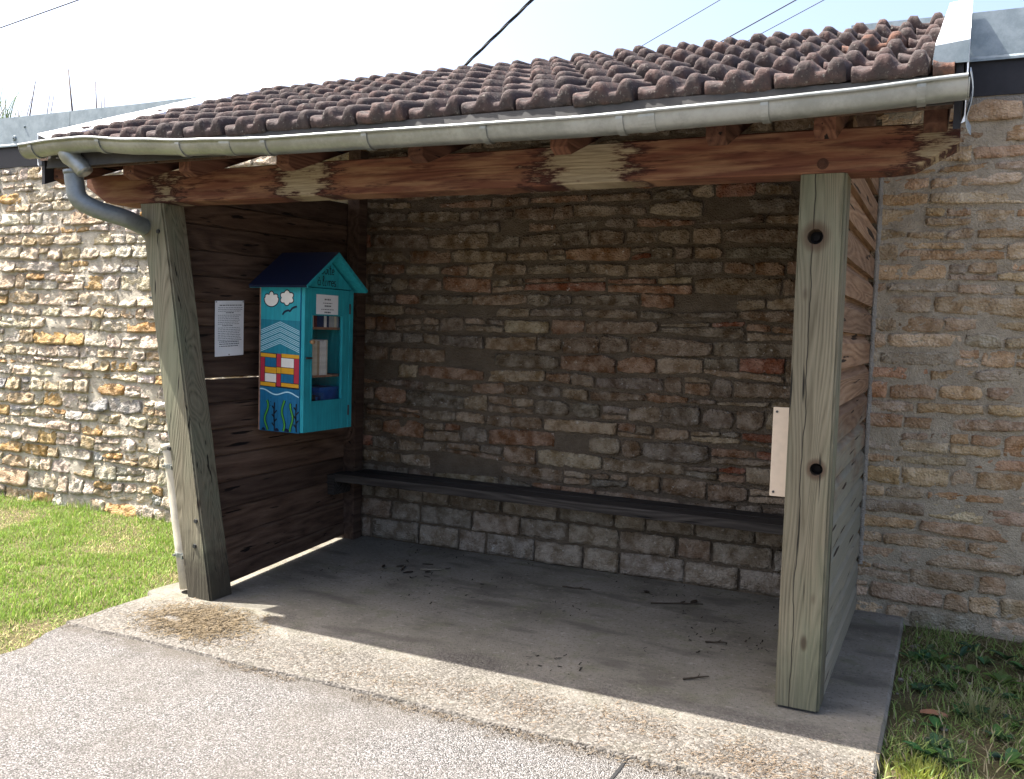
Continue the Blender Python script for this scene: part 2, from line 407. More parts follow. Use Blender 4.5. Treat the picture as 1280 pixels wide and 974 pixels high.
P_GREEN = plain('seaweed_green_paint', (0.06, 0.30, 0.045), 0.5, var=0.1)
P_PLY = plain('brown_plywood', (0.30, 0.17, 0.11), 0.7, var=0.2)
P_PAPER = plain('white_paper', (0.80, 0.80, 0.80), 0.8, var=0.02)
P_PRINT = plain('printed_ink', (0.10, 0.10, 0.11), 0.8)
P_PANEL = plain('cream_panel', (0.62, 0.50, 0.37), 0.6, var=0.05)
k = M('window_glass', 0.03, spec=0.5); k.base((0.9, 0.95, 0.95)); k.p.inputs['Transmission Weight'].default_value = 0.0
gl = k.n.new('ShaderNodeBsdfGlossy'); gl.inputs['Roughness'].default_value = 0.03
tp = k.n.new('ShaderNodeBsdfTransparent'); lw = k.n.new('ShaderNodeLayerWeight'); lw.inputs['Blend'].default_value = 0.5
mx = k.n.new('ShaderNodeMixShader'); k.lk(k.math('ADD', k.math('MULTIPLY', k.math('POWER', lw.outputs['Facing'], 5.0), 0.5), 0.03), mx.inputs[0]); k.lk(tp.outputs[0], mx.inputs[1]); k.lk(gl.outputs[0], mx.inputs[2])
k.lk(mx.outputs[0], k.n['Material Output'].inputs['Surface']); MAT_GLASS = k.mat

# ------------------------------------------------------------------ dimensions
W = 3.5867; D = 1.559; PW = 0.1654; PD = 0.1624; H = 2.05; SLABX = 3.818; SLABF = 0.671; SLABL = 0.20
SLOPE = 0.393; ANG = math.atan(0.393)
def post_x(z): return 0.4507 * (1 - z / H)          # the left post leans: its foot is pushed inwards
def post_y(z): return -0.0905 * (1 - z / H)

# ------------------------------------------------------------------ ground, road, slab
road_edge = [(0.30, -0.10), (0.24, -0.35), (0.26, -0.60), (0.33, -0.85), (0.40, -1.10), (0.47, -1.6), (0.48, -2.4), (0.35, -4), (0.2, -7), (-0.2, -14), (-0.6, -30)]
def road_x(y):
    pts = road_edge
    if y >= pts[0][1]: return pts[0][0]
    for (xa, ya), (xb, yb) in zip(pts, pts[1:]):
        if yb <= y <= ya: return xa + (xb - xa) * (ya - y) / (ya - yb)
    return pts[-1][0]
def ground_z(x, y):
    z = -0.045 + 0.012 * fbm(x * 1.3, y * 1.3, 4.0, 2)
    if x < 0.3: z -= 0.035 * min(1, max(0, (y + 0.3) / 1.6))
    return z
xs = np.concatenate([np.linspace(-90, -6, 15)[:-1], np.linspace(-6, 6.5, 90), np.linspace(6.5, 90, 15)[1:]])
ys = np.concatenate([np.linspace(-90, -5, 15)[:-1], np.linspace(-5, 4, 64), np.linspace(4, 90, 15)[1:]])
vs = [(x, y, ground_z(x, y)) for y in ys for x in xs]; nx = len(xs)
fs = [(j * nx + i, j * nx + i + 1, (j + 1) * nx + i + 1, (j + 1) * nx + i) for j in range(len(ys) - 1) for i in range(nx - 1)]
tag(mk('ground', vs, fs, MAT_SOIL, smooth=True), kind='structure')

g = G(); n = 60; top = []
yy = -0.664
ysr = [-0.664 - 0.02 * i for i in range(60)] + [-1.9, -2.2, -2.6, -3.2, -4, -5, -7, -10, -14, -20, -30]
edge = [(road_x(y) + 0.035 * fbm(y * 5, 1.7, 0, 3), y) for y in ysr]
edge[0] = (0.27, -0.664)
va = [(x, y, -0.012) for x, y in edge]; vb = [(x - 0.02, y, -0.09) for x, y in edge]; vc = [(30, y, -0.012) for x, y in edge]
n = len(edge)
f = [(i, i + 1, 2 * n + i + 1, 2 * n + i) for i in range(n - 1)] + [(n + i, n + i + 1, i + 1, i) for i in range(n - 1)]
mk_road = mk('road', va + vb + vc, f, MAT_ROAD); tag(mk_road, kind='structure')

# concrete slab: ragged front lip against the road, hairline settled joint
def slab_front(x): return -SLABF + 0.012 * fbm(x * 3.1, 0.3, 0, 3) + 0.006 * nz(x * 17, 2.2)
def slab_left(y): return (SLABL if y > -0.12 else 0.27) + 0.03 * fbm(y * 6, 7.1, 0, 3)
xsn = 120; out = []
for i in range(xsn + 1):
    x = 0.27 + (SLABX - 0.27) * i / xsn; out.append((x, slab_front(x)))
out += [(SLABX + 0.004 * nz(t * 9.0, 3.3), -SLABF + (D + SLABF) * t) for t in np.linspace(0.03, 1, 50)]
out += [(SLABL, D)]
out += [(slab_left(y), y) for y in np.linspace(D - 0.05, -SLABF + 0.03, 50)]
n = len(out)
v = [(x, y, 0.0) for x, y in out] + [(x + (0.004 if x > 3 else 0), y, -0.006 if False else -0.012) for x, y in out] + [(x, y, -0.12) for x, y in out]
inn = [(x + (0.008 if x < 1 and y > -0.6 else (-0.008 if x > 3.8 else 0)), y + (0.006 if y < -0.6 else 0), 0.0) for x, y in out]
v = inn + v[n:]
f = [tuple(range(n))] + [(i, n + i, n + (i + 1) % n, (i + 1) % n) for i in range(n)] + [(n + i, 2 * n + i, 2 * n + (i + 1) % n, n + (i + 1) % n) for i in range(n)]
f = [tuple(q) for q in f]
slab = mk('concrete_slab', v, f, MAT_CONC); tag(slab, kind='structure')
# joint cut in the road surface
g = G(); jp = [(3.047 + 0.03 * t + 0.006 * nz(t * 7, 0.2), -0.672 - 1.3 * t) for t in np.linspace(0, 1, 16)]
v = [(x - 0.006 - 0.003 * nz(i * 1.1, 4), y, -0.009) for i, (x, y) in enumerate(jp)] + [(x + 0.005, y, -0.009) for x, y in jp]
n = 16; f = [(i, i + 1, n + i + 1, n + i) for i in range(n - 1)]
MAT_JOINT = plain('tarred_joint', (0.02, 0.02, 0.02), 0.8)
mk('sealed_joint', v, f, MAT_JOINT, parent=mk_road)

# ------------------------------------------------------------------ stone wall
wall = empty('stone_wall', (0.4, 1.76, -0.2), 'long rubble stone boundary wall with metal coping, behind the shelter', 'wall')
WX0, WX1, WZ0, WZ1 = -5.2, 5.8, -0.22, 2.655
def bat(x, z): return 0.048 * (z - 2.62) if x < 0.27 else 0.0
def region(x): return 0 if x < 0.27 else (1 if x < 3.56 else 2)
mort = {0: (0.66, 0.60, 0.49), 1: (0.175, 0.138, 0.098), 2: (0.62, 0.53, 0.395)}  # back stretch: browner mortar, also darkened in colour to deepen the shelter's shade
# mortar face: an uneven sheet with returns, the body of the wall behind it
gx = np.arange(WX0, WX1 + 0.001, 0.032); gz = np.arange(WZ0, WZ1 + 0.03, 0.03)
v = []; cl = []
for z in gz:
    for x in gx:
        r = region(x); amp = (0.013, 0.006, 0.008)[r]
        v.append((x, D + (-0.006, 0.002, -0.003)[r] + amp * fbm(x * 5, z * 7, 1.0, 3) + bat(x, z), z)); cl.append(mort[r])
nx = len(gx); f = [(j * nx + i, j * nx + i + 1, (j + 1) * nx + i + 1, (j + 1) * nx + i) for j in range(len(gz) - 1) for i in range(nx - 1)]
mk('mortar_face', v, f, MAT_MORTAR, parent=wall, smooth=True, colors=np.array(cl))
b = G().box(WX0, WX1, D + 0.04, D + 0.40, WZ0, WZ1 + 0.02)
mk('wall_core', b.v, b.f, MAT_MORTAR, parent=wall, colors=np.array([(0.4, 0.37, 0.31)] * len(b.v)))

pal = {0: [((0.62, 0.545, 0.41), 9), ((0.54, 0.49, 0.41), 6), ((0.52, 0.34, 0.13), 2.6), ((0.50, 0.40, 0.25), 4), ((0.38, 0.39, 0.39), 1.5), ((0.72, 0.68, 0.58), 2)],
       1: [((0.20, 0.142, 0.088), 8), ((0.17, 0.128, 0.088), 5), ((0.28, 0.22, 0.15), 4), ((0.24, 0.128, 0.066), 3.2), ((0.25, 0.085, 0.038), 0.9), ((0.145, 0.12, 0.092), 3)],  # browner stones behind the shelter, interior shade partly put into their colour
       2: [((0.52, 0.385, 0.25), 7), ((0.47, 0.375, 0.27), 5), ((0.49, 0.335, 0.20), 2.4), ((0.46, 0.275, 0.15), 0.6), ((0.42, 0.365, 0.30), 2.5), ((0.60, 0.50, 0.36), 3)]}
def pick(r, rg):
    p = pal[r]; t = rg.random() * sum(w for _, w in p)
    for c, w in p:
        t -= w
        if t <= 0: break
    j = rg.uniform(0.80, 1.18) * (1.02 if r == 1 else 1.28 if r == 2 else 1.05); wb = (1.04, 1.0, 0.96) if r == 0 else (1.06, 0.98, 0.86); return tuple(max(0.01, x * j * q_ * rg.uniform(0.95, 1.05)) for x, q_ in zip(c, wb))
def stone_mesh(q, r, rg, cut=False):
    """q: four corners (x,z) lower-left, lower-right, upper-left, upper-right"""
    w = q[1][0] - q[0][0]; h = (q[2][1] + q[3][1] - q[0][1] - q[1][1]) / 2
    NU, NV = max(6, min(15, int(w / 0.02) + 3)), (7 if h > 0.06 else 5)
    proud = {0: rg.uniform(0.008, 0.024), 1: rg.uniform(0.003, 0.019), 2: rg.uniform(0.004, 0.014)}[r]
    rou = {0: 0.017, 1: 0.009, 2: 0.010}[r]; kk = 0.04 if cut else rg.choice((0.03, 0.06, 0.12, 0.28))
    tilt = rg.uniform(-0.12, 0.12) if r != 0 else rg.uniform(0.0, 0.26); tiltx = rg.uniform(-0.06, 0.06)
    sd = rg.random() * 100; V = []; chip = [rg.random() < 0.35 for _ in range(4)]; cs = [rg.uniform(0.10, 0.4) for _ in range(4)]
    x0 = -1.0 if r == 0 else 1.0
    for j in range(NV):
        b = -1 + 2 * j / (NV - 1)
        for i in range(NU):
            a = -1 + 2 * i / (NU - 1); e = max(abs(a), abs(b))
            a2 = a * (1 - kk * 0.35 * b * b * min(1, h / w)); b2 = b * (1 - kk * 0.75 * a ** 4)
            ci = (1 if a > 0 else 0) + (2 if b > 0 else 0)
            if chip[ci] and not cut: b2 *= 1 - cs[ci] * max(0, (abs(a) - 0.45) / 0.55) ** 1.3
            fa = (a2 + 1) / 2; fb = (b2 + 1) / 2
            px = (q[0][0] * (1 - fa) + q[1][0] * fa) * (1 - fb) + (q[2][0] * (1 - fa) + q[3][0] * fa) * fb
            pz = (q[0][1] * (1 - fa) + q[1][1] * fa) * (1 - fb) + (q[2][1] * (1 - fa) + q[3][1] * fa) * fb
            if e > 0.99:
                px += 0.007 * fbm(px * 34, pz * 34, sd, 2); pz += 0.008 * fbm(px * 34 + 9, pz * 34, sd, 2)
            rough = abs(fbm(px * 13, pz * 17, sd, 3)) * 1.5 - 0.45 + 0.25 * nz(px * 55, pz * 55, sd)
            d = proud * (1 - 0.12 * e ** 12) + rou * rough - tilt * b * h / 2 + tiltx * a * w / 2
            V.append((px, D - max(d, 0.001) + bat(x0, pz), pz))
    F = [(j * NU + i, j * NU + i + 1, (j + 1) * NU + i + 1, (j + 1) * NU + i) for j in range(NV - 1) for i in range(NU - 1)]
    ring = [i for i in range(NU)] + [j * NU + NU - 1 for j in range(1, NV)] + [(NV - 1) * NU + i for i in range(NU - 2, -1, -1)] + [j * NU for j in range(NV - 2, 0, -1)]
    n0 = len(V); cx, cz = sum(p[0] for p in q) / 4, sum(p[1] for p in q) / 4
    for t_ in ring:
        p = V[t_]; V.append((cx + (p[0] - cx) * 0.985, D + 0.03 + bat(x0, p[2]), cz + (p[2] - cz) * 0.97))
    m_ = len(ring)
    for t_ in range(m_):
        F.append((ring[(t_ + 1) % m_], ring[t_], n0 + t_, n0 + (t_ + 1) % m_))
    return V, F
def px_of(p):
    d = Vector(p) - CAM; z = d.dot(FWD)
    if z < 0.1: return None
    return 640 + FPX * d.dot(RIGHT) / z, 487 - FPX * d.dot(UP) / z
stones = []
rg = random.Random(11)
for r, (xa, xb) in enumerate(((WX0, 0.25), (0.27, 3.56), (3.56, WX1))):
    lev = [WZ0]
    while lev[-1] < WZ1 - 0.03:
        z = lev[-1]; cut = (r == 1 and z < 0.40)
        if r == 0: hc = rg.uniform(0.078, 0.132) if z > 0.3 else rg.uniform(0.10, 0.15)
        elif r == 1: hc = rg.uniform(0.125, 0.145) if cut else rg.uniform(0.066, 0.118)
        else: hc = rg.uniform(0.062, 0.118)
        if r == 1 and z < 0: hc = 0.0 - z if z > -0.15 else 0.15
        if WZ1 - z - hc < 0.05: hc = WZ1 - z
        lev.append(z + hc)
    def bd(k_, x):
        z = lev[k_]
        if k_ == 0 or k_ == len(lev) - 1 or (r == 1 and z < 0.42): return z
        return z + (0.026, 0.036, 0.026)[r] * nz(x * 1.7, k_ * 3.7 + r * 17) + 0.011 * nz(x * 6.5, k_ * 5.1 + r * 9)
    for k_ in range(len(lev) - 1):
        z = lev[k_]; hc = lev[k_ + 1] - z; cut = (r == 1 and z < 0.39)
        x = xa + rg.uniform(-0.08, 0.0); wprev = 0.2
        while x < xb:
            if cut: w = rg.uniform(0.17, 0.36)
            elif r == 0: w = rg.choice((rg.uniform(0.09, 0.20), rg.uniform(0.14, 0.36)))
            elif r == 1: w = rg.choice((rg.uniform(0.10, 0.22), rg.uniform(0.20, 0.52)))
            else: w = rg.choice((rg.uniform(0.10, 0.22), rg.uniform(0.20, 0.46)))
            w = min(w * 1.1, hc * 5.2)
            j = rg.uniform(0.004, 0.013) if r == 0 else (rg.uniform(0.012, 0.02) if cut else rg.uniform(0.006, 0.020))
            jz = rg.uniform(0.003, 0.011) if r == 0 else (0.014 if cut else rg.uniform(0.005, 0.017))
            x0, x1 = max(x, xa - 0.02) + j / 2, min(x + w, xb + 0.03) - j / 2
            if x1 - x0 > 0.035:
                sk = [0 if cut else rg.uniform(-0.3, 0.3) * min(0.03, w * 0.2) for _ in range(4)]
                lo = [bd(k_, x0) + jz / 2 + rg.uniform(0, 0.006), bd(k_, x1) + jz / 2 + rg.uniform(0, 0.006)]
                hi = [bd(k_ + 1, x0) - jz / 2 - rg.uniform(0, 0.014) * (not cut), bd(k_ + 1, x1) - jz / 2 - rg.uniform(0, 0.014) * (not cut)]
                u_ = rg.random()
                if not cut and u_ < 0.20 and hc > 0.09:                   # two thin stones in one course
                    f_ = rg.uniform(0.35, 0.65); m0 = lo[0] + (hi[0] - lo[0]) * f_; m1 = lo[1] + (hi[1] - lo[1]) * (f_ + rg.uniform(-0.1, 0.1))
                    xs_ = x0 + (x1 - x0) * rg.uniform(0.35, 0.65)
                    stones.append((((x0, lo[0]), (x1, lo[1]), (x0, m0 - 0.004), (x1, m1 - 0.004)), r, cut))
                    mm = (m0 + m1) / 2
                    if x1 - x0 > 0.2:
                        hm = (hi[0] + hi[1]) / 2
                        stones.append((((x0, m0 + 0.004), (xs_ - 0.005, mm + 0.004), (x0, hi[0]), (xs_ - 0.005, hm)), r, cut))
                        stones.append((((xs_ + 0.005, mm + 0.004), (x1, m1 + 0.004), (xs_ + 0.005, hm), (x1, hi[1])), r, cut))
                    else:
                        stones.append((((x0, m0 + 0.004), (x1, m1 + 0.004), (x0, hi[0]), (x1, hi[1])), r, cut))
                elif r == 1 and not cut and u_ > 0.965: pass               # a patch of plain mortar
                else: stones.append((((x0, lo[0]), (x1, lo[1]), (x0 + sk[0], hi[0]), (x1 + sk[1], hi[1])), r, cut))
            x += w
def vis_area(s):
    a = px_of((s[0][0][0], D, s[0][0][1])); b = px_of((s[0][3][0], D, s[0][3][1]))
    if a is None or b is None: return 0
    x0, x1, y0, y1 = max(0, a[0]), min(1280, b[0]), max(0, b[1]), min(974, a[1])
    if x1 <= x0 or y1 <= y0: return 0
    cx, cy = (x0 + x1) / 2, (y0 + y1) / 2
    if 60 < cx < 1215 and cy < 215 - 0.06 * cx + 20: return 0            # behind the roof
    if 175 < cx < 455 and cy > 100: return 0                             # behind the board wall
    if 985 < cx < 1085: return 0                                         # behind the post and siding
    return (x1 - x0) * (y1 - y0)
rest_v, rest_f, rest_c, rest_s = [], [], [], []
def face_smooth(V, F): return [all(V[i][1] < D + 0.025 + bat(-1.0, V[i][2]) * (V[i][0] < 0.26) for i in q) for q in F]
order = sorted(range(len(stones)), key=lambda i: -vis_area(stones[i]))
keep = set(order[:300])
rs = random.Random(5)
for i, s in enumerate(stones):
    V, F = stone_mesh(s[0], s[1], rs, s[2])
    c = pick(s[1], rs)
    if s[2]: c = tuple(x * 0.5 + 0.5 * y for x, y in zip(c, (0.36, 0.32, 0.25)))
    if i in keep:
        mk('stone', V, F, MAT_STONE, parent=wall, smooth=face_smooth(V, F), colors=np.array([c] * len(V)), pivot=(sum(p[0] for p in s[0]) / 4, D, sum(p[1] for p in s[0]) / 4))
    else:
        n0 = len(rest_v); rest_s += face_smooth(V, F); rest_v += V; rest_f += [tuple(q + n0 for q in t) for t in F]; rest_c += [c] * len(V)
tag(mk('stonework', rest_v, rest_f, MAT_STONE, parent=wall, smooth=rest_s, colors=np.array(rest_c)), kind='stuff')

v = []
for i, z in enumerate(np.linspace(0.25, 2.30, 30)):
    a = 0.004 * nz(z * 6, 2.0)
    v += [(W - 0.004, D - 0.004, z), (W - 0.004, D - 0.026 + a, z), (W + 0.012 + a, D - 0.018, z), (W + 0.022 + a, D + 0.004, z)]
f = [(i * 4 + j, i * 4 + j + 1, i * 4 + 5 + j, i * 4 + 4 + j) for i in range(29) for j in range(3)]
mk('mortar_fillet', v, f, MAT_MORTAR, parent=wall, smooth=True, colors=np.array([(0.46, 0.42, 0.36)] * len(v)))
# metal coping along the wall top: folded sheet with drip lip, black board under it
def coping(x0, x1):
    pr = [(1.965, 3.00), (1.96, 3.075), (1.555, 3.072), (1.540, 3.068), (1.534, 2.850), (1.526, 2.838), (1.526, 2.826), (1.537, 2.832), (1.546, 2.86), (1.552, 3.056), (1.95, 3.06), (1.955, 3.0)]
    n = 24; v = []; k_ = len(pr)
    for i in range(n + 1):
        x = x0 + (x1 - x0) * i / n
        dz = -0.035 if (x0 > -0.5 and x1 < 3.5) else 0.0
        for (y, z) in pr: v.append((x, y + 0.003 * nz(x * 2.1, z * 3), z + (dz if z > 2.95 else 0) + 0.004 * nz(x * 1.3, 5)))
    f = [(i * k_ + j, (i + 1) * k_ + j, (i + 1) * k_ + (j + 1) % k_, i * k_ + (j + 1) % k_) for i in range(n) for j in range(k_)]
    f += [tuple(range(k_)), tuple(n * k_ + j for j in range(k_))[::-1]]
    return mk('coping', v, f, MAT_COPING, parent=wall)
for (x0, x1) in ((WX0, -2.46), (-2.455, -0.45), (-0.445, 1.6), (1.605, 3.40), (3.405, WX1)):
    cp = coping(x0, x1)
    for sx in np.arange(x0 + 0.35, x1, 0.62):
        q = G().tube([(sx, 1.541, 2.98), (sx, 1.527, 2.98)], [0.011, 0.008], 10)
        mk('screw', q.v, q.f, MAT_COPING, parent=cp, smooth=False)
for sx, sz in ((-3.115, 2.894),):
    q = G().tube([(sx, 1.540, sz), (sx, 1.524, sz)], [0.026, 0.020], 14); q.tube([(sx, 1.525, sz), (sx, 1.516, sz)], 0.010, 8)
    mk('screw', q.v, q.f, MAT_COPING, parent=wall.children[-1] if False else [o for o in wall.children if o.name.startswith('coping')][0])
q = G().box(WX0, WX1, 1.548, 1.60, 2.66, 2.83); q.box(WX0, WX1, 1.60, 1.95, 2.68, 3.05)
q.build('fascia_board', MAT_BLACK, wall)
q = G(); n = 120; 
v = []; 
for i in range(n + 1):
    x = WX0 + (WX1 - WX0) * i / n; a = 0.006 * nz(x * 4, 3)
    v += [(x, D - 0.006 + a, 2.655), (x, D - 0.007 + a, 2.61 + a * 2), (x, D + 0.02, 2.585 + a), (x, D + 0.02, 2.655)]
f = [(i * 4 + j, i * 4 + (j + 1) % 4, i * 4 + 4 + (j + 1) % 4, i * 4 + 4 + j) for i in range(n) for j in range(4)]
mk('mortar_capping', v, f, MAT_MORTAR, parent=wall, colors=np.array([(0.40, 0.37, 0.32)] * len(v)))

# ------------------------------------------------------------------ shelter
sh = empty('shelter', (1.9, 0.7, 0.0), 'open fronted timber shelter with brown tiled lean-to roof against the stone wall', 'shelter')

def drill(o, holes):
    """cut round bolt pockets into the front (-Y) face"""
    base = origin(o)
    for (x, y, z, r, dpt) in holes:
        bm = bmesh.new()
        bmesh.ops.create_cone(bm, cap_ends=True, segments=24, radius1=r, radius2=r * 0.92, depth=dpt * 2)
        bmesh.ops.rotate(bm, verts=bm.verts, cent=(0, 0, 0), matrix=Matrix.Rotation(math.radians(-90), 3, 'X'))
        bmesh.ops.translate(bm, verts=bm.verts, vec=Vector((x, y, z)) - base)
        me = bpy.data.meshes.new('cut'); bm.to_mesh(me); bm.free()
        co = bpy.data.objects.new('cut', me); COL.objects.link(co)
        md = o.modifiers.new('hole', 'BOOLEAN'); md.object = co; md.operation = 'DIFFERENCE'; md.solver = 'EXACT'
        co.location = origin(o) - Vector((0, 0, 0)) if True else (0, 0, 0)
        bpy.context.view_layer.update()
        dg = bpy.context.evaluated_depsgraph_get()
        new = bpy.data.meshes.new_from_object(o.evaluated_get(dg))
        o.modifiers.clear(); o.data = new
        bpy.data.objects.remove(co)
# right post
bm = bmesh.new(); bmesh.ops.create_cube(bm, size=1.0)
for p in bm.verts: p.co = Vector((W - PW / 2 + p.co.x * PW, PD / 2 + p.co.y * PD, H / 2 + 0.006 + p.co.z * (H - 0.012)))
bmesh.ops.bevel(bm, geom=[e for e in bm.edges if abs(e.verts[0].co.z - e.verts[1].co.z) > 1], offset=0.009, segments=2, affect='EDGES')
q = G().frombm(bm)
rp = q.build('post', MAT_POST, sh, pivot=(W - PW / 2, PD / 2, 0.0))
drill(rp, ((3.486, 0, 1.818, 0.030, 0.05), (3.532, 0, 0.943, 0.025, 0.05)))
for (x, z) in ((3.486, 1.818), (3.532, 0.943)):
    q = G().tube([(x, 0.055, z), (x, 0.036, z)], 0.014, 6); q.tube([(x, 0.052, z), (x, 0.046, z)], 0.024, 14)
    mk('bolt', q.v, q.f, MAT_HOLE, parent=rp)
q = G().box(W - PW + 0.012, W - 0.012, 0.012, PD - 0.01, 0.001, 0.006)
q.build('foot_plate', MAT_DARKMETAL, rp)
# left post, leaning
bm = bmesh.new(); bmesh.ops.create_cube(bm, size=1.0)
for p in bm.verts: p.co = Vector((PW / 2 + p.co.x * PW, PD / 2 + p.co.y * PD, H / 2 + p.co.z * H))
bmesh.ops.bevel(bm, geom=[e for e in bm.edges if abs(e.verts[0].co.z - e.verts[1].co.z) > 1], offset=0.010, segments=2, affect='EDGES')
bmesh.ops.subdivide_edges(bm, edges=[e for e in bm.edges if abs(e.verts[0].co.z - e.verts[1].co.z) > 1], cuts=14, use_grid_fill=True)
for p in bm.verts:
    z = p.co.z; p.co.x += post_x(z) + 0.003 * nz(z * 3, 1); p.co.y += post_y(z)
    p.co.z = min(H - 0.001, max(0.002, z))
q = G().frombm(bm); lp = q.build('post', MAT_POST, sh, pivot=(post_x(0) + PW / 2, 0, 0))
for (z, fx) in ((0.76, 0.03), (0.27, 0.62), (0.40, 0.8), (1.9, 0.7)):
    x, y = post_x(z) + fx * PW, post_y(z)
    q = G().tube([(x, y + 0.003, z), (x, y - 0.008, z)], [0.013, 0.011], 6)
    mk('bolt', q.v, q.f, MAT_DARKMETAL, parent=lp)
# rear posts against the wall
for (x0, x1) in ((0.325, 0.42), (3.465, 3.555)):
    G().box(x0, x1, 1.425, 1.518, 0.002, 2.58, 0.006).build('rear_post', MAT_INNER, sh, pivot=((x0 + x1) / 2, 1.47, 0))

# front beam with mitred ends
BX0, BX1, BZ0, BZ1 = -0.395, 3.955, H, 2.212
nb = 60; prof = []
v = []
for i in range(nb + 1):
    x = BX0 + (BX1 - BX0) * i / nb
    zb = BZ0 + (0.10 * max(0, (BX0 + 0.17 - x) / 0.17) if x < BX0 + 0.17 else 0) + (0.085 * max(0, (x - BX1 + 0.16) / 0.16) if x > BX1 - 0.16 else 0)
    wv = 0.0035 * nz(x * 2, 0.5)
    c_ = 0.005
    v += [(x, -0.004 + c_, zb + wv), (x, 0.15, zb + wv), (x, 0.15, BZ1 + wv), (x, -0.004 + c_, BZ1 + wv), (x, -0.004, BZ1 - c_ + wv), (x, -0.004, zb + c_ + wv)]
f = [(i * 6 + j, i * 6 + (j + 1) % 6, i * 6 + 6 + (j + 1) % 6, i * 6 + 6 + j) for i in range(nb) for j in range(6)]
f += [tuple(range(6))[::-1], tuple(nb * 6 + j for j in range(6))]
beam = mk('beam', v, f, MAT_BEAM, parent=sh)
for (x, z) in ((0.25, 2.10), (3.50, 2.085)):
    q = G().tube([(x, 0.0, z), (x, -0.012, z)], [0.014, 0.012], 6); q.tube([(x, 0.0, z), (x, -0.007, z)], 0.021, 14)
    mk('bolt', q.v, q.f, MAT_RUST, parent=beam)

# rafters
def roofz(y): return 2.218 + SLOPE * (y - 0.02)       # underside of the rafters
for x in (-0.33, 0.18, 0.56, 1.16, 1.87, 2.53, 3.15, 3.53, 3.88):
    w = 0.037; y0, y1 = -0.235, 1.535; hv = 0.150
    pts = [(x - w, y0, roofz(y0) + 0.04), (x - w, y0 + 0.05, roofz(y0 + 0.05)), (x - w, y1, roofz(y1)), (x - w, y1, roofz(y1) + hv), (x - w, y0, roofz(y0) + hv)]
    o = G().prism(pts, (2 * w, 0, 0)).build('rafter', MAT_RAFTER, sh, pivot=(x, 0, 2.3)); inset_bevel(o, 0.004)
G().box(-0.38, 3.93, 1.49, 1.515, 2.62, 2.79).build('wall_plate', MAT_INNER, sh)

# roof deck carrying tiles and flashings
y0, y1 = -0.30, 1.52
pts = [(-0.385, y0, roofz(y0) + 0.151), (-0.385, y1, roofz(y1) + 0.151), (-0.385, y1, roofz(y1) + 0.172), (-0.385, y0, roofz(y0) + 0.172)]
roof = G().prism(pts, (4.33, 0, 0)).build('roof', MAT_INNER, sh)
# tile: two rolls, closed rounded nose
TW, TL = 0.247, 0.335
def hump(t):
    s = 0.0
    for (c0, hw) in ((0.42, 0.165), (0.87, 0.150)):
        d = abs(t - c0) / hw
        if d < 1: s = max(s, 0.5 + 0.5 * math.cos(math.pi * min(1, max(0, (d - 0.42) / 0.58))))
    return s
def tile_mesh(seed, mat, tmax=1.0):
    NU = 23; V = []; rows = [(0.008, -0.038, 0), (0.001, -0.026, 0.10), (0.0, -0.012, 0.42), (0.004, -0.002, 0.74), (0.014, 0.002, 0.92), (0.040, 0.003, 1.0), (0.12, 0.002, 0.86), (0.22, 0.001, 0.62), (TL, 0.0, 0.40)]
    for (vv, zz, hm) in rows:
        for i in range(NU):
            t = tmax * i / (NU - 1); hgt = hump(t) * 0.040 + 0.010 * max(0.0, 1 - t / 0.07)
            w_ = 0.005 * nz(t * 6, seed * 3.1 + vv * 4) + 0.002 * nz(t * 21, seed * 2.1 + vv * 40)
            V.append(((t - 0.5) * (TW - 0.014), vv + 0.008 * nz(t * 8, seed * 1.7), zz + (hgt * hm if hm > 0 else 0.0) + w_))
    F = [(j * NU + i, j * NU + i + 1, (j + 1) * NU + i + 1, (j + 1) * NU + i) for j in range(len(rows) - 1) for i in range(NU - 1)]
    # sides and underside
    n0 = len(V); L = len(rows)
    V += [(V[0][0], TL, -0.038), (V[NU - 1][0], TL, -0.038)]
    F.append(tuple([j * NU for j in range(L)] + [n0])); F.append(tuple([j * NU + NU - 1 for j in range(L)][::-1] + [n0 + 1][:0]) + (n0 + 1,))
    F.append(tuple([i for i in range(NU)][::-1]) + (n0, n0 + 1)); F.append(tuple((L - 1) * NU + i for i in range(NU)) + (n0 + 1, n0))
    me = bpy.data.meshes.new('roof_tile'); me.from_pydata(V, [], F); me.materials.append(mat)
    for p_ in me.polygons: p_.use_smooth = len(p_.vertices) == 4
    return me
tile_me = [tile_mesh(s, MAT_TILE) for s in range(5)]; tile_or = tile_mesh(9, MAT_TILE2); tile_end = tile_mesh(4, MAT_TILE2, 0.27); tile_end2 = tile_mesh(6, MAT_TILE, 0.81)
GA = 0.283; rt = random.Random(3); rb = origin(roof)
for r in range(7):
    s = r * GA
    yf = -0.335 + s * math.cos(ANG); zf = 2.323 + s * math.sin(ANG)
    off = 0.0 if r % 2 == 0 else TW / 2
    x = 3.858 + TW / 2 + off - TW * (1 if off else 0)
    while x > -0.45:
        o = bpy.data.objects.new('roof_tile', tile_or if (x > 3.55 and rt.random() < 0.3) else rt.choice(tile_me)); COL.objects.link(o); o.parent = roof
        o.location = Vector((x + rt.uniform(-0.004, 0.004), yf + rt.uniform(-0.011, 0.009), zf + rt.uniform(-0.004, 0.005))) - rb
        o.rotation_euler = (ANG - 0.085 + rt.uniform(-0.015, 0.015), rt.uniform(-0.022, 0.022), rt.uniform(-0.02, 0.02))
        if r == 6: o.scale = (1, 0.82, 1)
        if x + TW / 2 > 3.935: o.data = tile_end if off == 0.0 else tile_end2
        x -= TW
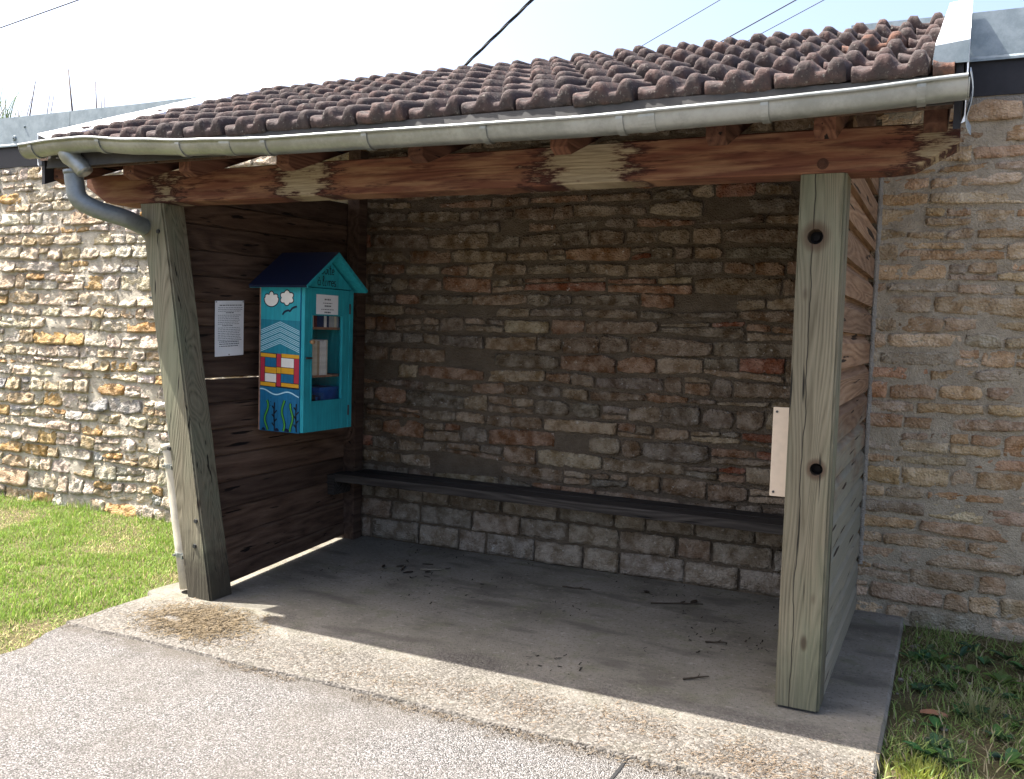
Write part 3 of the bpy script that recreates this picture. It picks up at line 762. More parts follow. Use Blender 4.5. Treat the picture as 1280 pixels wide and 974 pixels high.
# verge flashings: folded bright zinc with a skirt hanging outside the roof
def ry(y): return 2.330 + 0.40 * (y + 0.335)
for side in (-1, 1):
    xo = -0.405 if side < 0 else 3.968; xi = -0.315 if side < 0 else 3.862
    zi, zo, zs = (0.012, 0.042, -0.12) if side < 0 else (0.050, 0.060, -0.20)
    pr = [(xi, -0.012), (xi + side * 0.006, zi), (xo, zo), (xo, zs), (xo - side * 0.012, zs - 0.005), (xo - side * 0.003, zs + 0.02), (xo - side * 0.004, zo - 0.008), (xi + side * 0.009, zi - 0.006), (xi + side * 0.003, -0.012)]
    n = 14; v = []; kk = len(pr)
    for i in range(n + 1):
        y = (-0.30 if side < 0 else -0.30) + (1.83) * i / n
        for (x, z) in pr:
            v.append((x + 0.002 * nz(y * 3, z * 4), y, ry(y) + z + 0.003 * nz(y * 4, x)))
    f = [(i * kk + j, i * kk + (j + 1) % kk, i * kk + kk + (j + 1) % kk, i * kk + kk + j) for i in range(n) for j in range(kk)]
    f += [tuple(range(kk))[::-1], tuple(n * kk + j for j in range(kk))]
    mk('verge_flashing', v, f, MAT_RAKE, parent=roof)
    if side > 0:
        yc = -0.303; zc = ry(yc)
        G().prism([(xi, yc, zc - 0.012), (xo, yc, zc - 0.012), (xo, yc, zc + zo - 0.002), (xi + 0.006, yc, zc + zi - 0.002)], (0, 0.002, 0)).build('flashing_end', MAT_COPING, roof)
    # black barge board inside the skirt
    pts = [(xo - side * 0.035, -0.285, ry(-0.285) - 0.225), (xo - side * 0.035, 1.52, ry(1.52) - 0.225), (xo - side * 0.035, 1.52, ry(1.52) + 0.01), (xo - side * 0.035, -0.285, ry(-0.285) + 0.01)]
    G().prism(pts, (side * 0.022, 0, 0)).build('barge_board', MAT_BLACK, roof)
# torn flap of roofing felt at the right verge
v = []; 
for i, t in enumerate(np.linspace(0, 1, 9)):
    z = 2.30 - 0.20 * t; x = 3.974 + 0.010 * math.sin(t * 5) + (0.02 * max(0, t - 0.8) / 0.2); y = -0.30
    v += [(x, y, z), (x + 0.003, y, z), (x + 0.003, y + 0.25, z + 0.08), (x, y + 0.25, z + 0.08)]
f = [(i * 4 + j, i * 4 + (j + 1) % 4, i * 4 + 4 + (j + 1) % 4, i * 4 + 4 + j) for i in range(8) for j in range(4)] + [(0, 1, 2, 3), (35, 34, 33, 32)]
mk('loose_flap', v, f, MAT_GUTTER, parent=roof)
# eaves flashing dropping from the tiles into the gutter
v = []; n = 50
for i in range(n + 1):
    x = -0.29 + 4.22 * i / n; w_ = 0.002 * nz(x * 3, 8)
    v += [(x, -0.318 + w_, 2.292), (x, -0.337 + w_, 2.195), (x, -0.333 + w_, 2.193), (x, -0.312 + w_, 2.288)]
f = [(i * 4 + j, i * 4 + (j + 1) % 4, i * 4 + 4 + (j + 1) % 4, i * 4 + 4 + j) for i in range(n) for j in range(4)]
mk('eaves_flashing', v, f, plain('lead_flashing', (0.045, 0.043, 0.040), 0.7, var=0.25, scale=8), parent=roof)
# fascia behind the gutter
G().box(-0.30, 3.93, -0.268, -0.246, 2.20, 2.285).build('fascia', MAT_INNER, sh)

# gutter: half round, bent and sagging, beaded front lip
gz_pts = [(-0.36, 2.292), (-0.13, 2.303), (0.10, 2.303), (0.42, 2.272), (0.79, 2.247), (1.23, 2.228), (1.45, 2.226), (2.34, 2.216), (2.69, 2.212), (3.30, 2.222), (3.60, 2.230), (3.97, 2.248)]
def lip(x):
    for (a, za), (b, zb) in zip(gz_pts, gz_pts[1:]):
        if a <= x <= b:
            t = (x - a) / (b - a); t = t * t * (3 - 2 * t) * 0.5 + t * 0.5; return za + (zb - za) * t
    return gz_pts[0][1] if x < 1 else gz_pts[-1][1]
GR = 0.053; GY = -0.386
def gut_section(x, r=GR, lipb=True):
    z = lip(x); pts = []
    for k_ in range(15):
        a = math.pi * (1 - k_ / 14) + math.pi          # back edge, round the bottom, to the front
        a = math.pi * k_ / 14
        pts.append((x, GY + r * math.cos(a), z - r * math.sin(a) * 1.05 + 0.010 * (1 if k_ == 0 else 0)))
    return pts
v = []; n = 90; xsg = [-0.36 + 4.33 * i / n for i in range(n + 1)]
for x in xsg:
    o_ = gut_section(x, GR); i_ = gut_section(x, GR - 0.003)
    z = lip(x); fy = GY - GR
    bead = [(x, fy - 0.004 + 0.008 * math.cos(a), z + 0.004 + 0.008 * math.sin(a)) for a in (math.radians(d) for d in (250, 200, 150, 100, 50, 0))]
    v += o_ + bead + i_[::-1]
kk = 15 + 6 + 15
f = [(i * kk + j, i * kk + (j + 1) % kk, i * kk + kk + (j + 1) % kk, i * kk + kk + j) for i in range(n) for j in range(kk)]
gut = mk('gutter', v, f, MAT_GUTTER, parent=sh, smooth=True)
for x, d in ((-0.36, -1), (3.97, 1)):
    sct = gut_section(x, GR + 0.001); a = [(p[0] + d * 0.001, p[1], p[2]) for p in sct]
    G().prism(a, (d * 0.004, 0, 0)).build('end_cap', MAT_GUTTER, gut)
for x in (-0.28, 0.20, 0.72, 1.22, 1.75, 2.30, 2.85, 3.36, 3.84):
    v = []
    for dx in (-0.013, 0.013):
        s1 = gut_section(x + dx, GR + 0.0055); s2 = gut_section(x + dx, GR + 0.001)
        v += s1 + s2[::-1]
    kk = 30; f = [(j, (j + 1) % kk, kk + (j + 1) % kk, kk + j) for j in range(kk)] + [tuple(range(kk))[::-1], tuple(kk + j for j in range(kk))]
    b = mk('bracket', v, f, MAT_GUTTER, parent=gut)
    z = lip(x)
for x in (1.0, 2.95):      # overlapping joints in the gutter sheet
    v = []
    for dx in (-0.03, 0.03):
        v += gut_section(x + dx, GR + 0.003) + gut_section(x + dx, GR + 0.0005)[::-1]
    f = [(j, (j + 1) % 30, 30 + (j + 1) % 30, 30 + j) for j in range(30)] + [tuple(range(30))[::-1], tuple(30 + j for j in range(30))]
    mk('joint_sleeve', v, f, MAT_GUTTER, parent=gut)
# outlet and downpipe
g = G().tube(catmull([(-0.10, -0.365, 2.275), (-0.075, -0.36, 2.235), (-0.02, -0.345, 2.185), (0.0, -0.34, 2.16)], 4), [0.050] * 5 + [0.044] * 5 + [0.041] * 3, 16)
g.build('outlet', MAT_GUTTER, gut, smooth=True)
path = [(-0.085, -0.34, 2.175), (-0.08, -0.335, 2.10), (-0.06, -0.325, 2.03), (0.0, -0.27, 1.985), (0.06, -0.15, 1.955), (0.045, -0.01, 1.925)]
g = G().tube(catmull(path, 6), 0.046, 18, cap=False)
g.tube([(-0.085, -0.34, 2.178), (-0.084, -0.338, 2.158)], 0.050, 18)
dp = g.build('downpipe', MAT_PIPE, sh, smooth=True)
zs = [1.935, 1.88, 1.80, 1.5, 1.2, 0.9, 0.74]
def pipe_pt(z, rr): return (post_x(z) - rr - 0.004, post_y(z) + (0.072 if rr > 0.045 else 0.105), z)
g = G().tube(catmull([(0.05, -0.03, 1.93)] + [pipe_pt(z, 0.040) for z in zs[1:]], 4), 0.040, 16)
g.build('straight_pipe', MAT_PIPE, dp, smooth=True)
g = G().tube([pipe_pt(z, 0.047) for z in (0.762, 0.72, 0.5, 0.25, 0.02)], [0.053, 0.047, 0.047, 0.047, 0.047], 18)
g.tube([pipe_pt(0.775, 0.047), pipe_pt(0.745, 0.047)], 0.055, 18)
g.build('plastic_pipe', MAT_PVC, dp, smooth=True)
for z, rr in ((0.66, 0.047), (0.20, 0.047), (1.55, 0.040)):
    c0 = Vector(pipe_pt(z, rr)); a = G().tube([c0 + Vector((0, 0, -0.011)), c0 + Vector((0, 0, 0.011))], rr + 0.005, 18)
    a.box(c0.x + rr - 0.002, c0.x + rr + 0.008, c0.y - 0.075, c0.y + 0.01, z - 0.011, z + 0.011); a.tube([c0 + Vector((-0.02, -rr - 0.004, 0)), c0 + Vector((-0.02, -rr - 0.016, 0))], 0.007, 8)
    a.build('clamp', MAT_GUTTER, dp)

# right-hand siding: one board mesh shared by all boards, bevel along the upper edge
xo = W - 0.004; th = 0.036; bh = 0.1455
y0, y1 = PD + 0.001, 1.545
def side_board(seed):
    n = 16; v = []
    for i in range(n + 1):
        y = y0 + (y1 - y0) * i / n; w_ = 0.0015 * nz(y * 3, seed)
        for (x, z) in ((xo - th, 0), (xo + w_, 0.001), (xo + w_, 0.100), (xo - 0.026, 0.134), (xo - 0.026, bh + 0.004), (xo - th, bh + 0.004)):
            v.append((x - xo, y - y0, z + w_))
    f = [(i * 6 + j, i * 6 + (j + 1) % 6, i * 6 + 6 + (j + 1) % 6, i * 6 + 6 + j) for i in range(n) for j in range(6)] + [tuple(range(6))[::-1], tuple(n * 6 + j for j in range(6))]
    me = bpy.data.meshes.new('siding_board'); me.from_pydata(v, [], f); me.materials.append(MAT_SIDE); return me
sbm = [side_board(s * 3.3) for s in range(3)]
rs2 = random.Random(2)
for i in range(16):
    o = bpy.data.objects.new('siding_board', sbm[i % 3]); COL.objects.link(o); o.parent = sh
    o.location = Vector((xo + rs2.uniform(-0.002, 0.001), y0, 0.012 + i * bh)) - origin(sh)
    o.rotation_euler = (rs2.uniform(-0.002, 0.002), 0, 0)
pass
# left-hand boards: they follow the leaning post
bnd = [0.022, 0.114, 0.261, 0.407, 0.552, 0.697, 0.839, 0.983, 1.113, 1.121, 1.263, 1.406, 1.543, 1.686, 1.83, 1.975, 2.10, 2.24]
rl = random.Random(8)
for (za, zb) in zip(bnd, bnd[1:]):
    if zb - za < 0.02: continue
    n = 26; v = []; sd = rl.random() * 50; jog = rl.uniform(-0.005, 0.005)
    for i in range(n + 1):
        t = i / n
        for (zz, top) in ((za, 0), (zb, 1)):
            z = zz
            zc = min(z, H)
            ys_ = post_y(zc) + PD - 0.03; xs_ = post_x(zc) + 0.085
            y = ys_ + (1.552 - ys_) * t; x = xs_ + (0.322 - xs_) * t + jog
            ed = 0.004 * fbm(y * 7, sd + top * 3, 0, 3)
            gap = 0.0 if (zz in (1.113, 1.121)) else -0.001
            z2 = z + (-gap if top else gap) + (ed * 0.35 if zz not in (1.113, 1.121) else ed * 0.5)
            bulge = 0.003 * nz(y * 3, sd); g_ = -0.009 if top else 0.009
            fx = x + bulge
            if top: v += [(fx, y, z2 + g_), (x - 0.013, y, z2), (x - 0.024, y, z2)]
            else: v += [(x - 0.024, y, z2), (x - 0.013, y, z2), (fx, y, z2 + g_)]
    f = [(i * 6 + j, i * 6 + 6 + j, i * 6 + 6 + (j + 1) % 6, i * 6 + (j + 1) % 6) for i in range(n) for j in range(6)]
    f += [tuple(range(6)), tuple(n * 6 + j for j in range(6))[::-1]]
    mk('wall_board', v, f, MAT_INNER, parent=sh, pivot=(0.4, 0.8, za))

# ------------------------------------------------------------------ bench
be = empty('bench', (1.95, 1.39, 0.0), 'long blackened timber bench seat along the back wall of the shelter', 'bench')
o = G().box(0.385, 3.46, 1.235, 1.385, 0.418, 0.470, 0.008).build('seat_plank', MAT_BENCH, be)
o = G().box(0.44, 3.455, 1.392, 1.528, 0.420, 0.471, 0.008).build('seat_plank', MAT_BENCH, be)
for x in (0.62, 1.55, 2.5, 3.38):
    G().box(x - 0.035, x + 0.035, 1.33, 1.52, 0.395, 0.417, 0.004).build('bracket', MAT_BENCH, be)
o = G().box(0.335, 0.40, 1.23, 1.41, 0.33, 0.46, 0.005).build('end_block', MAT_BENCH, be)

# ------------------------------------------------------------------ small panel behind the right post
pn = G().box(3.335, 3.565, 0.172, 0.190, 0.797, 1.158, 0.002).build('sign_panel', P_PANEL, None)
for z_ in (0.815, 1.140):
    q = G().tube([(3.35, 0.1725, z_), (3.35, 0.168, z_)], 0.005, 8); mk('screw', q.v, q.f, MAT_DARKMETAL, parent=pn)
tag(pn, 'small plain cream panel fixed behind the square post with bolt holes', 'panel')

# ------------------------------------------------------------------ book exchange box
bx = empty('book_box', (0.58, 0.71, 0.815), 'turquoise painted book exchange box with pitched roof on dark board wall', 'book box')
X0, X1, Y0, Y1, Z0, Z1 = 0.425, 0.705, 0.482, 0.940, 0.822, 1.642
side = G().box(X0, X1, Y0, Y0 + 0.018, Z0, Z1).build('side_panel', P_SEA, bx)
G().box(X0, X1, Y1 - 0.018, Y1, Z0 + 0.002, Z1).build('side_panel', P_TEAL, bx)
G().box(X0 - 0.012, X0 - 0.001, Y0 + 0.002, Y1 - 0.002, Z0 + 0.002, Z1).build('back_panel', P_PLY, bx)
G().box(X0 + 0.001, X1 - 0.001, Y0 + 0.0185, Y1 - 0.0185, Z0 + 0.001, Z0 + 0.019).build('bottom_panel', P_PLY, bx)
G().box(0.310, X0 - 0.0125, 0.60, 0.82, 1.30, 1.42).build('wall_batten', MAT_INNER, bx)
G().box(0.315, X0 - 0.0125, 0.60, 0.82, 0.90, 0.98).build('wall_batten', MAT_INNER, bx)
for z in (1.128, 1.405):
    G().box(X0 + 0.001, X1 - 0.035, Y0 + 0.0185, Y1 - 0.0185, z, z + 0.014).build('shelf', P_PLY, bx)
# door with frame, glass and latch
dx0, dx1 = X1 + 0.002, X1 + 0.026
oy0, oy1, oz0, oz1 = 0.546, 0.842, 0.992, 1.492
dr = G().box(dx0, dx1, Y0 + 0.004, oy0, Z0 + 0.004, Z1 - 0.004, 0.002).box(dx0, dx1, oy1, 0.900, Z0 + 0.004, Z1 - 0.004, 0.002).box(dx0 + 0.0005, dx1 - 0.0005, oy0, oy1, Z0 + 0.004, oz0, 0.0).box(dx0 + 0.0005, dx1 - 0.0005, oy0, oy1, oz1, Z1 - 0.004, 0.0).build('door', P_TEAL, bx)
G().box(dx0 - 0.001, dx1 + 0.001, 0.905, Y1, Z0 + 0.004, Z1 - 0.002, 0.002).build('hinge_post', P_TEAL, bx)
G().box(dx0 + 0.007, dx0 + 0.010, oy0 + 0.001, oy1 - 0.001, oz0 + 0.001, oz1 - 0.001).build('pane', MAT_GLASS, dr)
for (a0, a1, c0, c1) in ((oy0, oy0 + 0.008, oz0, oz1), (oy1 - 0.008, oy1, oz0, oz1), (oy0 + 0.008, oy1 - 0.008, oz0, oz0 + 0.008), (oy0 + 0.008, oy1 - 0.008, oz1 - 0.008, oz1)):
    G().box(dx1 - 0.012, dx1 + 0.003, a0, a1, c0, c1).build('glazing_bead', P_TEAL, dr)
for z_ in (0.93, 1.53):
    G().tube([(dx1 + 0.004, 0.9025, z_ - 0.03), (dx1 + 0.004, 0.9025, z_ + 0.03)], 0.005, 8).build('hinge', MAT_DARKMETAL, dr)
g = G().tube([(dx1, 0.505, 1.245), (dx1 + 0.016, 0.505, 1.245)], [0.006, 0.006], 10).tube([(dx1 + 0.016, 0.485, 1.245), (dx1 + 0.018, 0.530, 1.245)], 0.006, 8)
g.build('latch', MAT_DARKMETAL, dr)
g = G().tube([(dx1, 0.540, 1.335), (dx1 + 0.014, 0.540, 1.335), (dx1 + 0.026, 0.540, 1.335)], [0.008, 0.014, 0.010], 12)
g.build('knob', plain('worn_wood_knob', (0.33, 0.2, 0.1), 0.6), dr)
# gable boards and roof
ym = 0.708; za = 1.828
for x in (X1 + 0.004, X0 + 0.002):
    G().prism([(x, Y0, Z1 + 0.001), (x, Y1, Z1 + 0.001), (x, ym, za - 0.022)], (0.014, 0, 0)).build('gable', P_TEAL, bx)
rt_ = []
for s in (-1, 1):
    ye = Y0 - 0.052 if s < 0 else Y1 + 0.052; ze = Z1 - 0.010
    d = Vector((0, ym - ye, za - ze)).normalized(); nrm = Vector((0, d.z * (1 if s > 0 else -1), abs(d.y)))
    a = Vector((0.385, ye, ze)); b = Vector((0.385, ym, za)); t = nrm * 0.016
    poly = [a, b + Vector((0, -s * 0.0008 * 0, 0)), b + Vector((0, 0, 0.021)), a + t]
    q = G().prism(poly, (0.405, 0, 0)); q.build('roof_panel', P_NAVY, bx)
    # turquoise painted lining under the overhang
    q = G().prism([a - t * 0.12, b - Vector((0, 0, 0.004)), b - Vector((0, 0, 0.001)), a - t * 0.02], (0.4055, 0, 0)); q.build('roof_lining', P_TEAL, bx)
    q = G().prism([a + t * 0.02 + Vector((0.4052, 0, 0)), b + Vector((0.4052, 0, 0)), b + Vector((0.4052, 0, 0.019)), a + t * 0.95 + Vector((0.4052, 0, 0))], (0.003, 0, 0)); q.build('roof_edge', P_TEAL, bx)

# ---- painted decoration on the side panel (faces -Y) : thin layers of paint
def sp(u, v_, lay):   # u across 0..1, v down 0..1
    return (X0 + u * (X1 - X0 - 0.0), Y0 - 0.0006 * lay, Z1 - v_ * (Z1 - Z0))
def poly(name, pts, mat, lay, par=None):
    n = len(pts); v = [sp(u, w_, lay) for u, w_ in pts]
    b2 = [(p[0], Y0 + 0.0005, p[2]) for p in v]
    A = sum(v[i][0] * v[(i + 1) % n][2] - v[(i + 1) % n][0] * v[i][2] for i in range(n))
    idx = list(range(n)) if A > 0 else list(range(n))[::-1]
    return mk(name, v, [tuple(idx)], mat, parent=par or side)
def ribbon3(name, strokes, w, mat, fn, par):
    V, F = [], []
    for st in strokes:
        pts = [Vector((a, b, 0)) for a, b in st]; n0 = len(V)
        for i, p in enumerate(pts):
            t = (pts[min(i + 1, len(pts) - 1)] - pts[max(i - 1, 0)]); t = t.normalized() if t.length > 0 else Vector((1, 0, 0))
            nn = Vector((-t.y, t.x, 0)) * w / 2
            V += [fn(*(p + nn)[:2]), fn(*(p - nn)[:2])]
        F += [(n0 + 2 * i, n0 + 2 * i + 1, n0 + 2 * i + 3, n0 + 2 * i + 2) for i in range(len(pts) - 1)]
    return mk(name, V, F, mat, parent=par)
WU, HV = X1 - X0, Z1 - Z0
def sm(x, z, lay=3): return (X0 + x, Y0 - 0.0006 * lay, Z1 - z)      # metres from the panel's top-left
poly('painted_sky', [(0.0, 0.0), (0.99, 0.0), (0.99, 0.235), (0.0, 0.228)], P_TEAL, 1)
poly('painted_roof', [(0.0, 0.229), (0.99, 0.236), (0.99, 0.50), (0.0, 0.47)], P_TEAL2, 1)
def cloud(cx, cz, r, lobes, base):
    pts = []
    for i in range(lobes * 8):
        a = 2 * math.pi * i / (lobes * 8); rr = r * (0.80 + 0.25 * abs(math.sin(a * lobes / 2)))
        if base:
            rr = r * (1.0 if math.sin(a) < 0.25 else 0.62 + 0.36 * abs(math.sin(a * 3)))
        pts.append((cx + rr * 1.08 * math.cos(a), cz - rr * 0.92 * math.sin(a)))
    return pts
for (cx, cz, r, lo, ba) in ((0.075, 0.072, 0.048, 6, True), (0.185, 0.065, 0.045, 6, False)):
    pts = cloud(cx, cz, r, lo, ba)
    poly('painted_cloud', [(p[0] / WU, p[1] / HV) for p in pts], P_WHITE, 2)
    ribbon3('cloud_outline', [pts + pts[:2]], 0.006, P_INK, lambda a, b: sm(a, b, 3), side)
bird = catmull([(0.155, 0.160, 0), (0.170, 0.143, 0), (0.195, 0.135, 0), (0.208, 0.138, 0), (0.225, 0.122, 0), (0.255, 0.112, 0)], 6)
ribbon3('painted_bird', [[(p.x, p.y) for p in bird]], 0.011, P_NAVY, lambda a, b: sm(a, b, 3), side)
ch = []
for gidx in range(4):
    for li in range(3):
        z = 0.200 + gidx * 0.033 + li * 0.0095
        ch.append([(0.002, z + 0.050), (WU * 0.5, z), (WU * 0.985, z + 0.050)])
ribbon3('chevron_lines', ch, 0.0038, P_LINE, lambda a, b: sm(a, b, 2), side)
# painted window: yellow rails, red posts, white and blue squares
def rect(name, u0, u1, w0, w1, mat, lay): poly(name, [(u0, w0), (u1, w0 + 0.012 * (u1 - u0)), (u1, w1 + 0.012 * (u1 - u0)), (u0, w1)], mat, lay)
rect('painted_window', 0.0, 0.99, 0.457, 0.690, P_INK, 2)
for (u0, u1) in ((0.012, 0.40), (0.545, 0.985)):
    rect('yellow_bar', u0, u1, 0.461, 0.486, P_YEL, 3); rect('yellow_bar', u0, u1, 0.661, 0.686, P_YEL, 3)
for (u0, u1, w0, w1) in ((0.012, 0.115, 0.490, 0.657), (0.425, 0.530, 0.462, 0.552), (0.425, 0.530, 0.600, 0.686), (0.865, 0.985, 0.492, 0.659)):
    rect('red_bar', u0, u1, w0, w1, P_RED, 3)
rect('yellow_bar', 0.128, 0.415, 0.556, 0.596, P_YEL, 3); rect('yellow_bar', 0.425, 0.530, 0.556, 0.596, P_YEL, 3); rect('yellow_bar', 0.540, 0.855, 0.556, 0.596, P_YEL, 3)
rect('blue_square', 0.128, 0.415, 0.490, 0.552, P_SEA, 3); rect('white_square', 0.540, 0.855, 0.490, 0.552, P_WHITE, 3)
rect('white_square', 0.128, 0.415, 0.600, 0.657, P_WHITE, 3); rect('blue_square', 0.540, 0.855, 0.600, 0.657, P_SEA, 3)
wave = [(WU * t, HV * (0.722 + 0.014 * math.sin(t * 9.5 - 2.2) + 0.02 * t)) for t in np.linspace(0.0, 0.995, 40)]
ribbon3('painted_wave', [wave], 0.007, P_LINE, lambda a, b: sm(a, b, 3), side)
def weed(x, z0, z1, amp, ph, w): return [(x + amp * math.sin(ph + 7 * t), z0 + (z1 - z0) * t) for t in np.linspace(0, 1, 18)]
BZ = HV - 0.006
for (x, z0, amp, ph) in ((0.050, 0.645, 0.012, 0.3), (0.170, 0.640, 0.010, 2.2), (0.228, 0.655, 0.009, 4.2)):
    wl_ = weed(x, z0, BZ, amp, ph, 0.012)
    ribbon3('seaweed_outline', [wl_], 0.018, P_INK, lambda a, b: sm(a, b, 3), side)
    ribbon3('painted_seaweed', [wl_], 0.010, P_GREEN, lambda a, b: sm(a, b, 4), side)
for x in (0.108, 0.262):
    st = [[(x, 0.655), (x - 0.004, 0.72), (x + 0.002, BZ)]]
    for q in range(5):
        z = 0.675 + q * 0.024; st.append([(x - 0.001, z + 0.018), (x + (0.016 if q % 2 else -0.018), z)])
    ribbon3('painted_coral', st, 0.008, P_INK, lambda a, b: sm(a, b, 4), side)
for (x, r) in ((0.125, 0.016), (0.195, 0.018), (0.03, 0.014)):
    pts = [(x + r * math.cos(a), BZ + 0.003 - r * 1.1 * math.sin(a)) for a in np.linspace(0, math.pi, 12)]
    poly('painted_rock', [(p[0] / WU, p[1] / HV) for p in pts], P_NAVY, 4)
dots = [[(x, z), (x + 0.004, z)] for x in (0.078, 0.215) for z in (0.630, 0.652, 0.674)]
ribbon3('painted_bubbles', dots, 0.004, P_NAVY, lambda a, b: sm(a, b, 3), side)

# hand lettering on the gable: the words run along +Y on the face that looks to +X
gab = [o for o in bx.children if o.name.startswith('gable')][0]
def arc(cx, cy, rx, ry_, a0, a1, n=12): return [(cx + rx * math.cos(math.radians(a0 + (a1 - a0) * i / n)), cy + ry_ * math.sin(math.radians(a0 + (a1 - a0) * i / n))) for i in range(n + 1)]
L = {'B': ([[(0.05, 0), (0.05, 1.5)], arc(0.05, 1.12, 0.42, 0.38, 90, -90), arc(0.05, 0.37, 0.52, 0.37, 90, -90)], 0.75),
     'o': ([arc(0.35, 0.4, 0.33, 0.4, 90, 450, 16) + [(0.72, 0.72)]], 0.78),
     'i': ([[(0.1, 0.8), (0.1, 0.2)] + arc(0.28, 0.2, 0.18, 0.2, 180, 320, 6)], 0.45),
     'I': ([[(0.1, 0.8), (0.1, 0.2)] + arc(0.28, 0.2, 0.18, 0.2, 180, 320, 6), [(-0.08, 1.05), (0.12, 1.3), (0.32, 1.05)]], 0.45),
     't': ([[(0.22, 1.4), (0.22, 0.2)] + arc(0.40, 0.2, 0.18, 0.2, 180, 320, 6), [(-0.02, 0.92), (0.55, 0.92)]], 0.60),
     'e': ([[(0.05, 0.42), (0.6, 0.45)] + arc(0.35, 0.42, 0.30, 0.40, 10, 320, 14)], 0.72),
     'a': ([arc(0.33, 0.4, 0.30, 0.4, 60, 380, 14), [(0.62, 0.82), (0.62, 0.15), (0.78, 0.0)]], 0.85),
     'A': ([arc(0.33, 0.4, 0.30, 0.4, 60, 380, 14), [(0.62, 0.82), (0.62, 0.15), (0.78, 0.0)], [(0.22, 1.3), (0.45, 1.03)]], 0.85),
     'l': ([[(0.0, 0.25), (0.28, 0.95)] + arc(0.22, 1.2, 0.13, 0.30, -10, 200, 8) + [(0.1, 0.25)] + arc(0.28, 0.2, 0.18, 0.2, 180, 320, 6)], 0.5),
     'v': ([[(0.0, 0.75), (0.12, 0.8), (0.30, 0.02), (0.52, 0.8), (0.66, 0.72)]], 0.68),
     'r': ([[(0.08, 0.85), (0.08, 0.0)], [(0.08, 0.5)] + arc(0.32, 0.52, 0.22, 0.26, 150, 20, 6)], 0.58),
     's': ([arc(0.28, 0.60, 0.20, 0.20, 40, 250, 8) + arc(0.28, 0.20, 0.22, 0.20, 80, -150, 8)], 0.6), ' ': ([], 0.4)}
def write(text, y_, z_, hgt):
    out = []; cur = y_
    for chx in text:
        st, adv = L[chx]
        for s_ in st: out.append([(cur + p[0] * hgt, z_ + p[1] * hgt) for p in s_])
        cur += adv * hgt
    return out
GX = X1 + 0.018
ribbon3('lettering', write('BoIte', 0.640, 1.722, 0.036), 0.0055, P_INK, lambda a, b: (GX + 0.0012, a, b), gab)
ribbon3('lettering', write('A livres', 0.605, 1.656, 0.036), 0.0055, P_INK, lambda a, b: (GX + 0.0012, a, b), gab)

# notice on the box door
nb_ = G().box(dx1 + 0.0008, dx1 + 0.0016, 0.585, 0.788, 1.487, 1.604).build('door_notice', P_PAPER, None, pivot=(dx1, 0.69, 1.487))
tag(nb_, 'small white printed notice stuck on the turquoise box door', 'notice')
V, F = [], []
rn = random.Random(4)
def words_x(z, y0_, y1_, h_, xx):
    y = y0_
    while y < y1_ - 0.004:
        w_ = min(rn.uniform(0.008, 0.022), y1_ - y); n0 = len(V)
        V.extend([(xx, y, z), (xx, y + w_, z), (xx, y + w_, z + h_), (xx, y, z + h_)]); F.append((n0, n0 + 1, n0 + 2, n0 + 3)); y += w_ + 0.004
for z, a, b, h_ in ((1.573, 0.66, 0.715, 0.008), (1.554, 0.645, 0.730, 0.004), (1.536, 0.66, 0.720, 0.008), (1.518, 0.630, 0.745, 0.004), (1.500, 0.66, 0.718, 0.008)):
    words_x(z, a, b, h_, dx1 + 0.0022)
mk('printed_text', V, F, P_PRINT, parent=nb_)

# A4 notice on the board wall: follows the boards' surface
def wallx(y, z):
    ys_ = post_y(z) + PD - 0.03; xs_ = post_x(z) + 0.085; t = (y - ys_) / (1.552 - ys_); return xs_ + (0.322 - xs_) * t + 0.0125
sheet = empty('paper_notice', (wallx(0.34, 1.235), 0.34, 1.235), 'white printed A4 sheet pinned to the dark board wall beside the leaning post', 'notice')
ya, yb, z0_, z1_ = 0.330, 0.545, 1.237, 1.549
def shy(y, z): return y - 0.055 * (z1_ - z) / 0.312
def shx(y, z, lay=0): return wallx(y, z) + 0.003 * math.sin((y - ya) * 20) + 0.0006 * lay
V, F = [], []
for j in range(9):
    for i in range(7):
        y = ya + (yb - ya) * i / 6; z = z0_ + (z1_ - z0_) * j / 8 + 0.010 * i / 6; V.append((shx(shy(y, z), z), shy(y, z), z))
F = [(j * 7 + i, j * 7 + i + 1, (j + 1) * 7 + i + 1, (j + 1) * 7 + i) for j in range(8) for i in range(6)]
o = mk('sheet', V, F, P_PAPER, parent=sheet)
md = o.modifiers.new('thick', 'SOLIDIFY'); md.thickness = 0.0006; md.offset = -1
V, F = [], []
z = z1_ - 0.028
lines = [(0.03, 0.19, 0.005)] + [(0.02, 0.19, 0.0025)] * 3 + [(0.075, 0.125, 0.005)] + [(0.02, 0.17, 0.0025)] * 6 + [(0.05, 0.12, 0.004)] + [(0.02, 0.18, 0.0025)] * 8 + [(0.03, 0.17, 0.0045)] * 3
for (a, b, h_) in lines:
    y = ya + a
    while y < ya + b:
        w_ = rn.uniform(0.006, 0.02); n0 = len(V); zo = 0.010 * (y - ya) / (yb - ya)
        for (yy, zz) in ((y, z), (y + w_, z), (y + w_, z + h_), (y, z + h_)): V.append((shx(shy(yy, zz), zz, 2), shy(yy, zz), zz + zo))
        F.append((n0, n0 + 1, n0 + 2, n0 + 3)); y += w_ + 0.0035
    z -= 0.0075 + h_
mk('printed_text', V, F, P_PRINT, parent=o)
for (y, z) in ((ya + 0.008, z1_ - 0.006), (yb - 0.008, z1_ + 0.003), (ya + 0.1, z0_ + 0.012)):
    y = shy(y, z); q = G().tube([(shx(y, z), y, z), (shx(y, z) + 0.003, y, z)], 0.004, 8); mk('drawing_pin', q.v, q.f, MAT_GUTTER, parent=sheet)

